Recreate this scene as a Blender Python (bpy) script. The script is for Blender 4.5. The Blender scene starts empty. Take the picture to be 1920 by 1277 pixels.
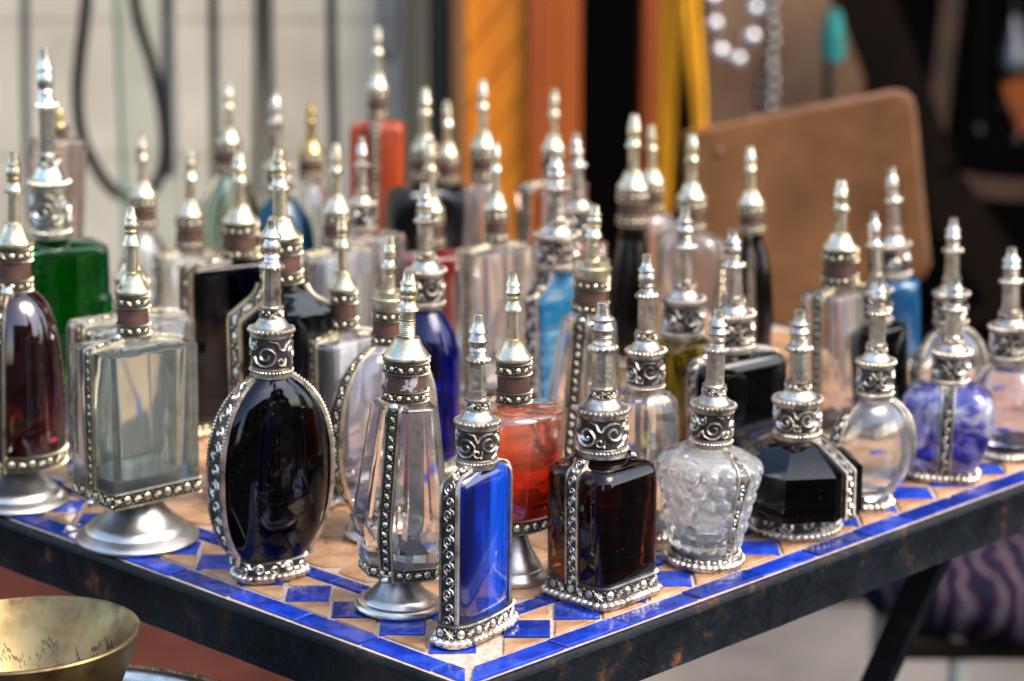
import bpy, math, random
from math import sin, cos, pi, sqrt, radians as R
random.seed(7)
sc = bpy.context.scene
col = sc.collection

# ------------------------------------------------------------------ camera, world, sun
TZ = 0.72                       # height of the table top above the ground
FPX, PITCH, HC = 4650.0, R(14), 0.42
CP, SP = cos(PITCH), sin(PITCH)
cam = bpy.data.cameras.new("camera")
camo = bpy.data.objects.new("camera", cam)
col.objects.link(camo)
sc.camera = camo
camo.location = (0, 0, TZ + HC)
camo.rotation_euler = (R(90) - PITCH, 0, 0)
cam.sensor_width = 36
cam.lens = FPX / 1920 * 36
cam.clip_start, cam.clip_end = 0.05, 600
cam.dof.use_dof = True
cam.dof.focus_distance = 1.17
cam.dof.aperture_fstop = 6.9

SUN_EL, SUN_AZ = R(50), R(112)          # azimuth clockwise from +Y
world = bpy.data.worlds.new("World")
sc.world = world
world.use_nodes = True
nt = world.node_tree
sky = nt.nodes.new("ShaderNodeTexSky")
sky.sky_type = 'NISHITA'
sky.sun_disc = False
sky.sun_elevation = SUN_EL
sky.sun_rotation = SUN_AZ
sky.air_density = 1.0
sky.dust_density = 2.2
sky.ozone_density = 0.8
bg = nt.nodes["Background"]
bg.inputs[1].default_value = 0.15
nt.links.new(sky.outputs[0], bg.inputs[0])
sun = bpy.data.lights.new("sun", 'SUN')
sun.energy = 1.0
sun.angle = R(40)
sun.color = (1, .90, .77)
suno = bpy.data.objects.new("sun", sun)
col.objects.link(suno)
suno.rotation_euler = (R(90) - SUN_EL, 0, -SUN_AZ + pi)
sc.view_settings.view_transform = 'Standard'
sc.view_settings.look = 'None'
sc.view_settings.exposure = 1.88
sc.view_settings.gamma = 1
sc.cycles.max_bounces = 24
sc.cycles.transmission_bounces = 20
sc.cycles.transparent_max_bounces = 12
sc.cycles.glossy_bounces = 6
sc.cycles.diffuse_bounces = 3
sc.cycles.blur_glossy = 0.6
sc.cycles.sample_clamp_indirect = 6
sc.cycles.use_denoising = True


def at(x, y, Y):
    """point of the world seen at photo pixel (x, y), at distance Y in front of the camera"""
    a, b = (x - 960) / FPX, (638.5 - y) / FPX
    dy, dz = CP + b * SP, -SP + b * CP
    return (a * Y / dy, Y, TZ + HC + dz * Y / dy)


def on_table(x, y):
    b = (638.5 - y) / FPX
    dy, dz = CP + b * SP, -SP + b * CP
    Y = -HC * dy / dz
    return ((x - 960) / FPX * Y / dy, Y)


def zrow(y, Y):
    """height above the table top of photo row y at distance Y"""
    b = (638.5 - y) / FPX
    return HC + Y * (b * CP - SP) / (CP + b * SP)


# ------------------------------------------------------------------ materials
def newmat(name):
    m = bpy.data.materials.new(name)
    m.use_nodes = True
    return m, m.node_tree.nodes, m.node_tree.links, m.node_tree.nodes["Principled BSDF"]


def noise_node(n, l, scale, detail=4, rough=.55, vec=None, stretch=None, coord='Object'):
    t = n.new("ShaderNodeTexNoise")
    t.inputs["Scale"].default_value = scale
    t.inputs["Detail"].default_value = detail
    t.inputs["Roughness"].default_value = rough
    tc = n.new("ShaderNodeTexCoord")
    if stretch:
        mp = n.new("ShaderNodeMapping")
        mp.inputs["Scale"].default_value = stretch
        l.new(tc.outputs[coord], mp.inputs[0])
        l.new(mp.outputs[0], t.inputs["Vector"])
    else:
        l.new(tc.outputs[coord], t.inputs["Vector"])
    return t


def ramp(n, l, src, stops):
    r = n.new("ShaderNodeValToRGB")
    e = r.color_ramp.elements
    while len(e) < len(stops):
        e.new(.5)
    for k, (p, c) in enumerate(stops):
        e[k].position = p
        e[k].color = (*c, 1) if len(c) == 3 else c
    l.new(src, r.inputs[0])
    return r


def bump(n, l, p, src, strength, dist):
    b = n.new("ShaderNodeBump")
    b.inputs["Strength"].default_value = strength
    b.inputs["Distance"].default_value = dist
    l.new(src, b.inputs["Height"])
    l.new(b.outputs[0], p.inputs["Normal"])
    return b


def metal(name, c0, c1, rough, scale=90, bstr=.25, metallic=1.0, spots=None):
    m, n, l, p = newmat(name)
    t = noise_node(n, l, scale, 5, .6)
    r = ramp(n, l, t.outputs[0], [(.3, c1), (.55, c0)] if not spots else [(.33, spots), (.42, c1), (.62, c0)])
    l.new(r.outputs[0], p.inputs["Base Color"])
    p.inputs["Metallic"].default_value = metallic
    mr = n.new("ShaderNodeMapRange")
    mr.inputs[3].default_value = rough + .16
    mr.inputs[4].default_value = max(.05, rough - .1)
    l.new(t.outputs[0], mr.inputs[0])
    l.new(mr.outputs[0], p.inputs["Roughness"])
    t2 = noise_node(n, l, scale * 4, 3, .5)
    bump(n, l, p, t2.outputs[0], bstr, .0006)
    return m


def plain(name, c0, c1=None, rough=.6, scale=12, detail=5, bstr=0, bdist=.002, stretch=None, lo=.35, hi=.65, spec=.5, coat=0):
    m, n, l, p = newmat(name)
    c1 = c1 or tuple(x * .7 for x in c0)
    t = noise_node(n, l, scale, detail, .6, stretch=stretch)
    r = ramp(n, l, t.outputs[0], [(lo, c1), (hi, c0)])
    l.new(r.outputs[0], p.inputs["Base Color"])
    p.inputs["Roughness"].default_value = rough
    p.inputs["Specular IOR Level"].default_value = spec
    p.inputs["Coat Weight"].default_value = coat
    p.inputs["Coat Roughness"].default_value = .08
    if bstr:
        bump(n, l, p, t.outputs[0], bstr, bdist)
    return m


def glass(name, c, rough=0.0, wav=0.12, wscale=30, film=0.0):
    m, n, l, p = newmat(name)
    p.inputs["Base Color"].default_value = (*c, 1)
    p.inputs["Transmission Weight"].default_value = 1 - film
    p.inputs["Roughness"].default_value = rough
    p.inputs["IOR"].default_value = 1.48
    t = noise_node(n, l, wscale, 2, .4)
    bump(n, l, p, t.outputs[0], wav, .002)
    if max(c) < .7:
        # finger marks and dust: patches where the polish is dulled
        t2 = noise_node(n, l, 45, 6, .7)
        mr = n.new("ShaderNodeMapRange")
        mr.inputs[1].default_value, mr.inputs[2].default_value = .50, .72
        mr.inputs[3].default_value, mr.inputs[4].default_value = rough, rough + .16
        l.new(t2.outputs[0], mr.inputs[0])
        l.new(mr.outputs[0], p.inputs["Roughness"])
        t3 = noise_node(n, l, 900, 2, .5)
        dr = ramp(n, l, t3.outputs[0], [(.70, (1, 1, 1)), (.76, (.55, .55, .55))])
        l.new(dr.outputs[0], p.inputs["Transmission Weight"])
        # specks of dust are pale, the glass between them keeps its tint
        mx = n.new("ShaderNodeMix")
        mx.data_type = 'RGBA'
        mx.inputs[6].default_value = (.35, .33, .30, 1)
        mx.inputs[7].default_value = (*c, 1)
        fr = ramp(n, l, t3.outputs[0], [(.70, (1, 1, 1)), (.76, (.2, .2, .2))])
        l.new(fr.outputs[0], mx.inputs[0])
        l.new(mx.outputs[2], p.inputs["Base Color"])
    return m


def painted(name, stops, scale=40, stretch=(1, 1, .12), trans=.6, rough=.25, dist=0.0, grad=None):
    """glass painted or flashed with streaky colour under a clear gloss"""
    m, n, l, p = newmat(name)
    t = noise_node(n, l, scale, 4, .6, stretch=stretch)
    t.inputs["Distortion"].default_value = dist
    src = t.outputs[0]
    if grad:
        # dye that has sunk towards the bottom of the bottle
        tc = n.new("ShaderNodeTexCoord")
        sx = n.new("ShaderNodeSeparateXYZ")
        l.new(tc.outputs["Object"], sx.inputs[0])
        mr = n.new("ShaderNodeMapRange")
        mr.inputs[1].default_value, mr.inputs[2].default_value = grad[0], grad[1]
        l.new(sx.outputs[2], mr.inputs[0])
        mx = n.new("ShaderNodeMix")
        mx.inputs[0].default_value = grad[2]
        l.new(t.outputs[0], mx.inputs[2])
        l.new(mr.outputs[0], mx.inputs[3])
        src = mx.outputs[0]
    r = ramp(n, l, src, stops)
    l.new(r.outputs[0], p.inputs["Base Color"])
    p.inputs["Transmission Weight"].default_value = trans
    p.inputs["Roughness"].default_value = rough
    p.inputs["IOR"].default_value = 1.48
    p.inputs["Coat Weight"].default_value = 1
    p.inputs["Coat Roughness"].default_value = .02
    return m


SILVER = metal("aged_silver", (.86, .78, .65), (.42, .36, .285), .35, spots=(.16, .14, .12), bstr=.5)
PALE = metal("pale_silver_brass", (.86, .83, .70), (.58, .54, .42), .26)
BRASS = metal("worn_brass", (.88, .79, .60), (.58, .48, .30), .34, spots=(.17, .13, .08))
GOLD = metal("gold_brass", (.74, .56, .26), (.42, .29, .10), .28, spots=(.15, .1, .05))
PEWTER = metal("spun_pewter", (.74, .69, .61), (.48, .43, .37), .32, scale=60, bstr=.15)
TARNISH = plain("black_tarnish", (.045, .042, .040), (.016, .015, .014), .45, 200)
TARNISH.node_tree.nodes["Principled BSDF"].inputs["Metallic"].default_value = .3
STEELDARK = metal('dull_grey_silver', (.36, .34, .28), (.2, .19, .15), .4)
GILT = metal("gilt_dots", (.88, .76, .52), (.56, .45, .26), .34)
LEATHER = plain("brown_leather_band", (.105, .045, .026), (.06, .025, .016), .55, 160, bstr=.4, bdist=.0005)
WORN = plain("worn_brown_band", (.09, .042, .03), (.40, .38, .36), .5, 90, lo=.44, hi=.46, bstr=.3, bdist=.0004)

G = dict(
    clear=glass("clear_glass", (.975, .985, .985), film=.028),
    pressed=glass("pressed_knobbly_glass", (.97, .99, .97), film=.10),
    green_clear=glass("greenish_clear_glass", (.90, .98, .95), film=.025),
    frosted=glass("misted_clear_glass", (.96, .96, .955), .04, film=.025),
    lilac=glass("pale_lilac_clear_glass", (.91, .90, .98), film=.025),
    midnight=glass("midnight_blue_glass", (.004, .008, .05)),
    brown=glass("dark_brown_glass", (.10, .022, .007)),
    black=glass("black_glass", (.006, .008, .010)),
    smoke=glass("smoky_black_glass", (.10, .12, .12)),
    darkgreen=glass("bottle_green_black_glass", (.03, .045, .035)),
    green=glass("emerald_green_glass", (.004, .38, .075)),
    maroon=painted("maroon_glass", [(.3, (.55, .05, .05)), (.6, (.16, .018, .03))], 20, (1, 1, 1), .97, .02, 0, grad=(.02, .07, .6)),
    cobalt=glass("cobalt_glass", (.015, .025, .66)),
    teal=painted("turquoise_glass", [(.3, (.02, .20, .42)), (.5, (.04, .36, .62)), (.7, (.25, .65, .85))], 60, (1, 1, 2.2), .75, .12, .6),
    blue=painted("streaky_blue_glass", [(.36, (.0004, .003, .05)), (.5, (.001, .012, .20)), (.64, (.002, .07, .58))], 75, (1, 1, .08), .25, .2),
    sky=painted("bright_blue_glass", [(.3, (.01, .24, .36)), (.5, (.02, .24, .62)), (.7, (.1, .6, .75))], 40, (1, 1, 1), .85, .1, .5),
    red=painted("red_orange_glass", [(.36, (.80, .012, .010)), (.54, (.92, .14, .03)), (.70, (.97, .42, .22)), (.84, (1, .66, .58))], 34, (1, 1, .5), .93, .05, 1.2, grad=(.02, .075, .55)),
    turq=glass('turquoise_blue_glass', (.01, .34, .56)),
    scarlet=painted("streaky_scarlet_glass", [(.35, (.30, .02, .005)), (.65, (.72, .10, .015))], 70, (1, 1, .10), .4, .3),
    darkred=painted("dark_red_glass", [(.35, (.16, .006, .006)), (.65, (.36, .012, .008))], 30, (1, 1, .3), .5, .2),
    navy=glass("navy_glass", (.012, .03, .07)),
    olive=glass("olive_yellow_glass", (.48, .44, .10)),
    purple=painted("purple_marbled_glass", [(.36, (.05, .04, .36)), (.48, (.22, .20, .70)), (.53, (.66, .64, .92)), (.58, (.96, .96, .98))], 48, (1, 1, 1), .8, .05, 1.4),
    plum=glass("dark_plum_glass", (.10, .03, .10)),
    seafoam=glass("grey_green_glass", (.60, .72, .66)),
    rosy=glass("rosy_clear_glass", (.92, .74, .70)),
    rose_edge=glass("wine_tinted_clear_glass", (.90, .80, .78)),
)

TILE_BLUE, n_, l_, p_ = newmat("blue_glazed_tile")
oi = n_.new("ShaderNodeObjectInfo")
t_ = noise_node(n_, l_, 70, 4, .6)
r_ = ramp(n_, l_, t_.outputs[0], [(.3, (.003, .013, .13)), (.5, (.005, .028, .28)), (.72, (.012, .060, .44))])
hs = n_.new("ShaderNodeHueSaturation")
mr_ = n_.new("ShaderNodeMapRange")
mr_.inputs[3].default_value, mr_.inputs[4].default_value = .5, 1.4
l_.new(oi.outputs["Random"], mr_.inputs[0])
l_.new(mr_.outputs[0], hs.inputs["Value"])
l_.new(r_.outputs[0], hs.inputs["Color"])
l_.new(hs.outputs[0], p_.inputs["Base Color"])
p_.inputs["Roughness"].default_value = .16
tb = noise_node(n_, l_, 160, 3, .5)
bump(n_, l_, p_, tb.outputs[0], .35, .0012)
TILE_CREAM, n_, l_, p_ = newmat("cream_glazed_tile")
oi = n_.new("ShaderNodeObjectInfo")
t_ = noise_node(n_, l_, 55, 5, .65)
r_ = ramp(n_, l_, t_.outputs[0], [(.30, (.15, .065, .03)), (.42, (.36, .18, .085)), (.55, (.46, .26, .13)), (.72, (.54, .34, .19))])
hs = n_.new("ShaderNodeHueSaturation")
mr_ = n_.new("ShaderNodeMapRange")
mr_.inputs[3].default_value, mr_.inputs[4].default_value = .78, 1.18
l_.new(oi.outputs["Random"], mr_.inputs[0])
l_.new(mr_.outputs[0], hs.inputs["Value"])
l_.new(r_.outputs[0], hs.inputs["Color"])
l_.new(hs.outputs[0], p_.inputs["Base Color"])
p_.inputs["Roughness"].default_value = .34
tb = noise_node(n_, l_, 120, 4, .6)
bump(n_, l_, p_, tb.outputs[0], .4, .0012)
GROUT = plain("sandy_grout", (.56, .44, .34), (.36, .26, .19), .9, 220, bstr=.8, bdist=.002)

IRON, n_, l_, p_ = newmat("rusty_black_iron")
t_ = noise_node(n_, l_, 38, 10, .74)
r_ = ramp(n_, l_, t_.outputs[0], [(.36, (.002, .0025, .0035)), (.54, (.007, .010, .014)), (.60, (.03, .018, .012)), (.68, (.16, .065, .03))])
l_.new(r_.outputs[0], p_.inputs["Base Color"])
p_.inputs["Metallic"].default_value = 0
p_.inputs["Specular IOR Level"].default_value = .2
p_.inputs["Roughness"].default_value = .5
tb = noise_node(n_, l_, 180, 5, .6)
bump(n_, l_, p_, tb.outputs[0], .5, .0015)


# ------------------------------------------------------------------ mesh helpers
class MB:
    def __init__(s):
        s.v, s.f, s.mi = [], [], []

    def add(s, verts, faces, mi=0):
        o = len(s.v)
        s.v += verts
        s.f += [tuple(i + o for i in q) for q in faces]
        s.mi += [mi] * len(faces)

    def box(s, c, h, mi=0, rz=0):
        cx, cy, cz = c
        x, y, z = h
        vs = []
        for dx, dy, dz in ((-1, -1, -1), (1, -1, -1), (1, 1, -1), (-1, 1, -1), (-1, -1, 1), (1, -1, 1), (1, 1, 1), (-1, 1, 1)):
            px, py = dx * x, dy * y
            vs.append((cx + px * cos(rz) - py * sin(rz), cy + px * sin(rz) + py * cos(rz), cz + dz * z))
        s.add(vs, [(3, 2, 1, 0), (4, 5, 6, 7), (0, 1, 5, 4), (1, 2, 6, 5), (2, 3, 7, 6), (3, 0, 4, 7)], mi)

    def loft(s, rings, cap0=True, cap1=True, closed=True, flip=False, mi=0):
        n = len(rings[0])
        vs = [p for r in rings for p in r]
        fs = []
        for i in range(len(rings) - 1):
            for j in range(n if closed else n - 1):
                k = (j + 1) % n
                q = (i * n + j, i * n + k, (i + 1) * n + k, (i + 1) * n + j)
                fs.append(q[::-1] if flip else q)
        if cap0:
            q = tuple(range(n - 1, -1, -1))
            fs.append(q[::-1] if flip else q)
        if cap1:
            q = tuple(range((len(rings) - 1) * n, len(rings) * n))
            fs.append(q[::-1] if flip else q)
        s.add(vs, fs, mi)

    def lathe(s, prof, seg=24, cx=0, cy=0, cap0=True, cap1=True, ph=0, wob=0, mi=0):
        rings = []
        for r, z in prof:
            rings.append([(cx + r * cos(2 * pi * j / seg + ph), cy + r * sin(2 * pi * j / seg + ph), z) for j in range(seg)])
        s.loft(rings, cap0, cap1, mi=mi)

    def sphere(s, c, rx, ry=None, rz=None, seg=8, rings=5, mi=0):
        ry = ry or rx
        rz = rz or rx
        rr = []
        for i in range(rings):
            a = -pi / 2 + pi * (i + .5) / rings
            rr.append([(c[0] + rx * cos(a) * cos(2 * pi * j / seg), c[1] + ry * cos(a) * sin(2 * pi * j / seg), c[2] + rz * sin(a)) for j in range(seg)])
        s.loft(rr, mi=mi)

    def tube(s, pts, r, seg=8, mi=0):
        rings = []
        for i, p in enumerate(pts):
            a, b = pts[max(0, i - 1)], pts[min(len(pts) - 1, i + 1)]
            d = [b[k] - a[k] for k in range(3)]
            L = sqrt(sum(x * x for x in d)) or 1
            d = [x / L for x in d]
            up = (0, 1, 0) if abs(d[1]) < .9 else (1, 0, 0)
            u = [d[1] * up[2] - d[2] * up[1], d[2] * up[0] - d[0] * up[2], d[0] * up[1] - d[1] * up[0]]
            L = sqrt(sum(x * x for x in u))
            u = [x / L for x in u]
            w = [d[1] * u[2] - d[2] * u[1], d[2] * u[0] - d[0] * u[2], d[0] * u[1] - d[1] * u[0]]
            rad = r(i) if callable(r) else r
            rings.append([tuple(p[k] + rad * (cos(2 * pi * j / seg) * u[k] + sin(2 * pi * j / seg) * w[k]) for k in range(3)) for j in range(seg)])
        s.loft(rings, mi=mi)

    def build(s, name, mats, parent=None, angle=35, stuff=False):
        me = bpy.data.meshes.new(name)
        me.from_pydata(s.v, [], s.f)
        mats = mats if isinstance(mats, (list, tuple)) else [mats]
        for m in mats:
            me.materials.append(m)
        if len(mats) > 1:
            me.polygons.foreach_set("material_index", s.mi)
        if angle:
            me.polygons.foreach_set("use_smooth", [True] * len(s.f))
            me.set_sharp_from_angle(angle=R(angle))
        me.update()
        o = bpy.data.objects.new(name, me)
        col.objects.link(o)
        if parent:
            o.parent = parent
        if stuff:
            o["kind"] = "stuff"
        return o


def empty(name, loc, label=None, cat=None, group=None):
    o = bpy.data.objects.new(name, None)
    o.empty_display_size = .02
    o.location = loc
    col.objects.link(o)
    return tag(o, label, cat, group)


def tag(o, label=None, cat=None, group=None, kind=None):
    if label:
        o["label"] = label
    if cat:
        o["category"] = cat
    if group:
        o["group"] = group
    if kind:
        o["kind"] = kind
    return o


class Ribbon:
    """a strip that follows a path; (s, t, h) = along, across, outward"""
    def __init__(s, P, N, W, closed=False):
        if closed:
            P, N, W = P + [P[0]], N + [N[0]], W + [W[0]]
        s.P, s.N, s.W = P, N, W
        s.L = [0]
        for a, b in zip(P, P[1:]):
            s.L.append(s.L[-1] + math.dist(a, b))
        s.len = s.L[-1]
        s.closed = closed
        s.k = 0

    def at(s, x, t, h):
        x = x % s.len if s.closed else min(max(x, 0), s.len - 1e-9)
        k = s.k
        if not (s.L[k] <= x <= s.L[k + 1]):
            k = 0
            lo, hi = 0, len(s.L) - 2
            while lo < hi:
                mid = (lo + hi + 1) // 2
                if s.L[mid] <= x:
                    lo = mid
                else:
                    hi = mid - 1
            k = s.k = lo
        f = (x - s.L[k]) / max(1e-9, s.L[k + 1] - s.L[k])
        A, B, C, D, E_, F_ = s.P[k], s.P[k + 1], s.N[k], s.N[k + 1], s.W[k], s.W[k + 1]
        return tuple(A[i] + (B[i] - A[i]) * f + h * (C[i] + (D[i] - C[i]) * f) + t * (E_[i] + (F_[i] - E_[i]) * f) for i in range(3))

    def strip(s, mb, t0, t1, h0, h1, mi=0):
        rings = []
        for p, n, w in zip(s.P, s.N, s.W):
            rings.append([tuple(p[i] + h * n[i] + t * w[i] for i in range(3)) for t, h in ((t0, h0), (t1, h0), (t1, h1), (t0, h1))])
        mb.loft(rings, not s.closed, not s.closed, mi=mi)

    def ridge(s, mb, pts, w, h, mi=0):
        """raised line along (s, t) points"""
        vs = []
        n = len(pts)
        for i, (x, t) in enumerate(pts):
            a, b = pts[max(0, i - 1)], pts[min(n - 1, i + 1)]
            dx, dt = b[0] - a[0], b[1] - a[1]
            L = sqrt(dx * dx + dt * dt) or 1
            nx, ntt = -dt / L, dx / L
            k = .45 if i in (0, n - 1) else 1
            vs += [s.at(x + nx * w * k, t + ntt * w * k, 0), s.at(x, t, h), s.at(x - nx * w * k, t - ntt * w * k, 0)]
        fs = []
        for i in range(n - 1):
            for j in (0, 1):
                fs.append((i * 3 + j + 1, i * 3 + j, i * 3 + 3 + j, i * 3 + 4 + j))
        mb.add(vs, fs, mi)

    def dome(s, mb, x, t, r, h, seg=8, mi=0):
        vs = [s.at(x, t, h)]
        for q, hh in ((.6, .85), (1, 0)):
            for j in range(seg):
                vs.append(s.at(x + r * q * cos(2 * pi * j / seg), t + r * q * sin(2 * pi * j / seg), h * hh))
        fs = [(0, 1 + j, 1 + (j + 1) % seg) for j in range(seg)]
        fs += [(1 + j, 1 + seg + j, 1 + seg + (j + 1) % seg, 1 + (j + 1) % seg) for j in range(seg)]
        mb.add(vs, fs, mi)

    def star(s, mb, x, t, r, h, n=8, mi=0):
        vs = [s.at(x, t, h)]
        for j in range(2 * n):
            q = r if j % 2 == 0 else r * .42
            vs.append(s.at(x + q * cos(pi * j / n), t + q * sin(pi * j / n), h * .6 if j % 2 == 0 else h * .1))
        mb.add(vs, [(0, 1 + j, 1 + (j + 1) % (2 * n)) for j in range(2 * n)], mi)

    def rope(s, mb, t, w, h, pitch=None, x0=0, x1=None, mi=0):
        """twisted wire: a row of small slanted lozenges"""
        pitch = pitch or w * 1.15
        x1 = s.len if x1 is None else x1
        n = max(2, int((x1 - x0) / pitch))
        p = (x1 - x0) / n
        for i in range(n):
            x = x0 + (i + .5) * p
            q = p * .62
            vs = [s.at(x - q * .9, t - w, h * .12), s.at(x + q * .1, t - w * .55, h * .2), s.at(x + q * .9, t + w, h * .12), s.at(x - q * .1, t + w * .55, h * .2), s.at(x, t, h)]
            mb.add(vs, [(0, 1, 4), (1, 2, 4), (2, 3, 4), (3, 0, 4)], mi)

    def beads(s, mb, t, r, h0=0, pitch=None, seg=8, rings=5, ry=1, mi=0):
        pitch = pitch or r * 1.9
        n = max(6, int(round(s.len / pitch)))
        for i in range(n):
            q = r * random.uniform(.84, 1.07)
            c = s.at((i + .5 + random.uniform(-.12, .12)) * s.len / n, t + random.uniform(-.06, .06) * r, h0)
            mb.sphere(c, q, q, q * ry, seg, rings, mi)

    def vine(s, mb, half, w, h, period=None, x0=0, x1=None, turns=1.35, mi=0, steps=13, dots=False):
        """running scroll: a waving stem with a curl in every half wave"""
        x1 = s.len if x1 is None else x1
        period = period or half * 2.3
        n = max(1, int(round((x1 - x0) / period)))
        p = (x1 - x0) / n
        for i in range(n):
            sg = 1 if i % 2 == 0 else -1
            xc = x0 + (i + .5) * p
            pts = []
            Rm = min(half * .84, p * .50)
            for j in range(steps + 1):
                f = j / steps
                a = -pi * .95 + f * turns * 2 * pi
                r = Rm * (1 - .82 * f)
                pts.append((xc + r * cos(a) * 1.05, sg * (-.12 * half + r * sin(a) * 1.0)))
            pts = [(xc - p * .62, -sg * half * .75), (xc - p * .56, -sg * half * .35)] + pts
            s.ridge(mb, pts, w, h, mi)
            # leaf opposite to the curl
            s.ridge(mb, [(xc + p * .10, sg * half * .95), (xc + p * .36, sg * half * .80), (xc + p * .5, sg * half * .30)], w * 1.1, h * .9, mi)
            if dots:
                s.dome(mb, xc - p * .36, sg * half * .82, w * 1.0, h * .7, 5, mi)
                pts = []
                for j in range(11):
                    f = j / 10
                    a = pi * .2 - f * 2.5 * pi
                    r = Rm * .46 * (1 - .8 * f)
                    pts.append((xc + p * .5 + r * cos(a), -sg * half * .52 + r * sin(a)))
                s.ridge(mb, pts, w * .8, h * .9, mi)

    def dotstar(s, mb, r, h, period=None, x0=0, x1=None, seg=8, stars=True, mi=0):
        x1 = s.len if x1 is None else x1
        period = period or r * 2.7
        n = max(2, int(round((x1 - x0) / period)))
        if s.closed and stars and n % 2:
            n += 1
        p = (x1 - x0) / n
        for i in range(n):
            x = x0 + (i + .5) * p
            if stars and i % 2:
                s.star(mb, x, 0, r * 1.25, h, 8, mi)
            else:
                s.dome(mb, x, 0, r, h, seg, mi)
            if stars:
                for sg in (-1, 1):
                    s.dome(mb, x + p * .5, sg * r * .95, r * .26, h * .6, 4, mi)


def ring_ribbon(r, z, seg=48):
    P = [(r * cos(2 * pi * j / seg), r * sin(2 * pi * j / seg), z) for j in range(seg)]
    N = [(cos(2 * pi * j / seg), sin(2 * pi * j / seg), 0) for j in range(seg)]
    return Ribbon(P, N, [(0, 0, 1)] * seg, True)


def section(kind, a, b, rf, N=40, k=5):
    """outline points of a bottle cross-section, counter-clockwise"""
    pts = []
    if kind == 'e':
        return [(a * cos(2 * pi * j / N), b * sin(2 * pi * j / N)) for j in range(N)]
    if kind == 's':
        e = 2 / 2.9
        for j in range(N):
            c, s_ = cos(2 * pi * j / N), sin(2 * pi * j / N)
            pts.append((a * math.copysign(abs(c) ** e, c), b * math.copysign(abs(s_) ** e, s_)))
        return pts
    r = max(1e-5, rf * min(a, b))
    for q, (sx, sy) in enumerate(((1, 1), (-1, 1), (-1, -1), (1, -1))):
        cx, cy = sx * (a - r), sy * (b - r)
        for j in range(k + 1):
            t = q * pi / 2 + pi / 2 * j / k
            pts.append((cx + r * cos(t), cy + r * sin(t)))
    return pts


def outline_ribbon(pts, z):
    n = len(pts)
    # drop coincident points, then give every point its outward normal
    q = [p for i, p in enumerate(pts) if math.dist(p, pts[i - 1]) > 1e-5]
    n = len(q)
    P, N = [], []
    for i in range(n):
        a, b = q[i - 1], q[(i + 1) % n]
        dx, dy = b[0] - a[0], b[1] - a[1]
        L = sqrt(dx * dx + dy * dy)
        P.append((q[i][0], q[i][1], z))
        N.append((dy / L, -dx / L, 0))
    return Ribbon(P, N, [(0, 0, 1)] * n, True)


# ------------------------------------------------------------------ bottle profiles: (t from bottom to top, width factor, depth factor)
def arc(n, f):
    return [f(i / n) for i in range(n + 1)]


PROF = {
    'box': [(0, .95), (.012, .985), (.03, 1), (.955, 1), (.985, .985), (.997, .955), (1, .92)],
    'sharpbox': [(0, .985), (.006, 1), (.985, 1), (.996, .992), (1, .975)],
    'soft': [(0, .95), (.02, .99), (.05, 1), (.80, 1), (.87, .985), (.93, .93), (.97, .84), (1, .72)],
    'oval': [(t, max(.31, sqrt(max(0, 1 - abs((t - .47) / .545) ** 2.4)))) for t in [i / 22 for i in range(23)]],
    'disc': [(t, max(.34, sqrt(max(0, 1 - ((t - .49) / .515) ** 2)))) for t in [i / 22 for i in range(23)]],
    'bell': [(0, .98), (.02, .995), (.06, 1), (.25, 1), (.5, .95), (.7, .87), (.82, .79), (.9, .69), (.95, .58), (.985, .45), (1, .36)],
    'round': [(0, .9), (.04, .98), (.1, 1), (.62, 1), (.74, .95), (.84, .84), (.92, .66), (.97, .5), (1, .40)],
    'cone': [(0, .96), (.04, 1), (.1, .99), (.4, .86), (.7, .68), (.9, .52), (1, .42)],
    'taper': [(0, .97), (.02, 1), (.5, .80), (.96, .62), (.985, .59), (1, .54)],
    'facet': [(0, .80), (.015, .83), (.235, .99), (.25, 1), (.97, .68), (.99, .66), (1, .62)],
    'urn': [(0, .62), (.02, .64), (.2, .73), (.4, .82), (.6, .91), (.74, .985), (.80, 1), (.85, .985), (.90, .90), (.95, .72), (1, .46)],
    'oct': [(0, .98), (.01, 1), (.66, 1), (.675, .985), (.90, .64), (1, .46)],
    'drum': [(0, .80), (.015, .84), (.08, .875), (.3, .94), (.6, .985), (.86, 1), (.94, .985), (.975, .95), (1, .88)],
    'heart': [(0, .62), (.03, .70), (.2, .84), (.4, .94), (.6, 1), (.75, .99), (.87, .92), (.95, .80), (1, .62)],
    'stepbox': [(0, .97), (.02, 1.0), (.66, 1.0), (.70, .985), (.715, .955), (.73, .955), (.94, .955), (.975, .94), (.995, .90), (1, .84)],
    'shoulder': [(0, .98), (.01, 1), (.86, 1), (.885, .98), (.97, .52), (1, .42)],
    'ribbed': sum([[(i * .09, .93), (i * .09 + .02, .985), (i * .09 + .045, 1), (i * .09 + .07, .985)] for i in range(8)], []) + [(.725, .95), (.80, 1), (.84, .98), (.95, .52), (1, .42)],
}


def knob(t, an, skip):
    """height (0..1) of the round bosses pressed into the knobbly glass"""
    best = 0
    rows, nk = 6, 17
    u = (t - .05) / .85 * rows
    if not (0 <= u < rows):
        return 0
    for i in (int(u), ):
        w = an / (2 * pi) * nk + .5 * (i % 2)
        dx = (w - math.floor(w) - .5) * 2
        dy = (u - i - .5) * 2
        da = (an - skip) % (2 * pi)
        da = min(da, 2 * pi - da)
        if da < .30 and .16 < t < .50:
            return 0
        q = 1 - (dx * dx + dy * dy) / .86
        best = max(best, q)
    return sqrt(best) if best > 0 else 0


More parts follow.
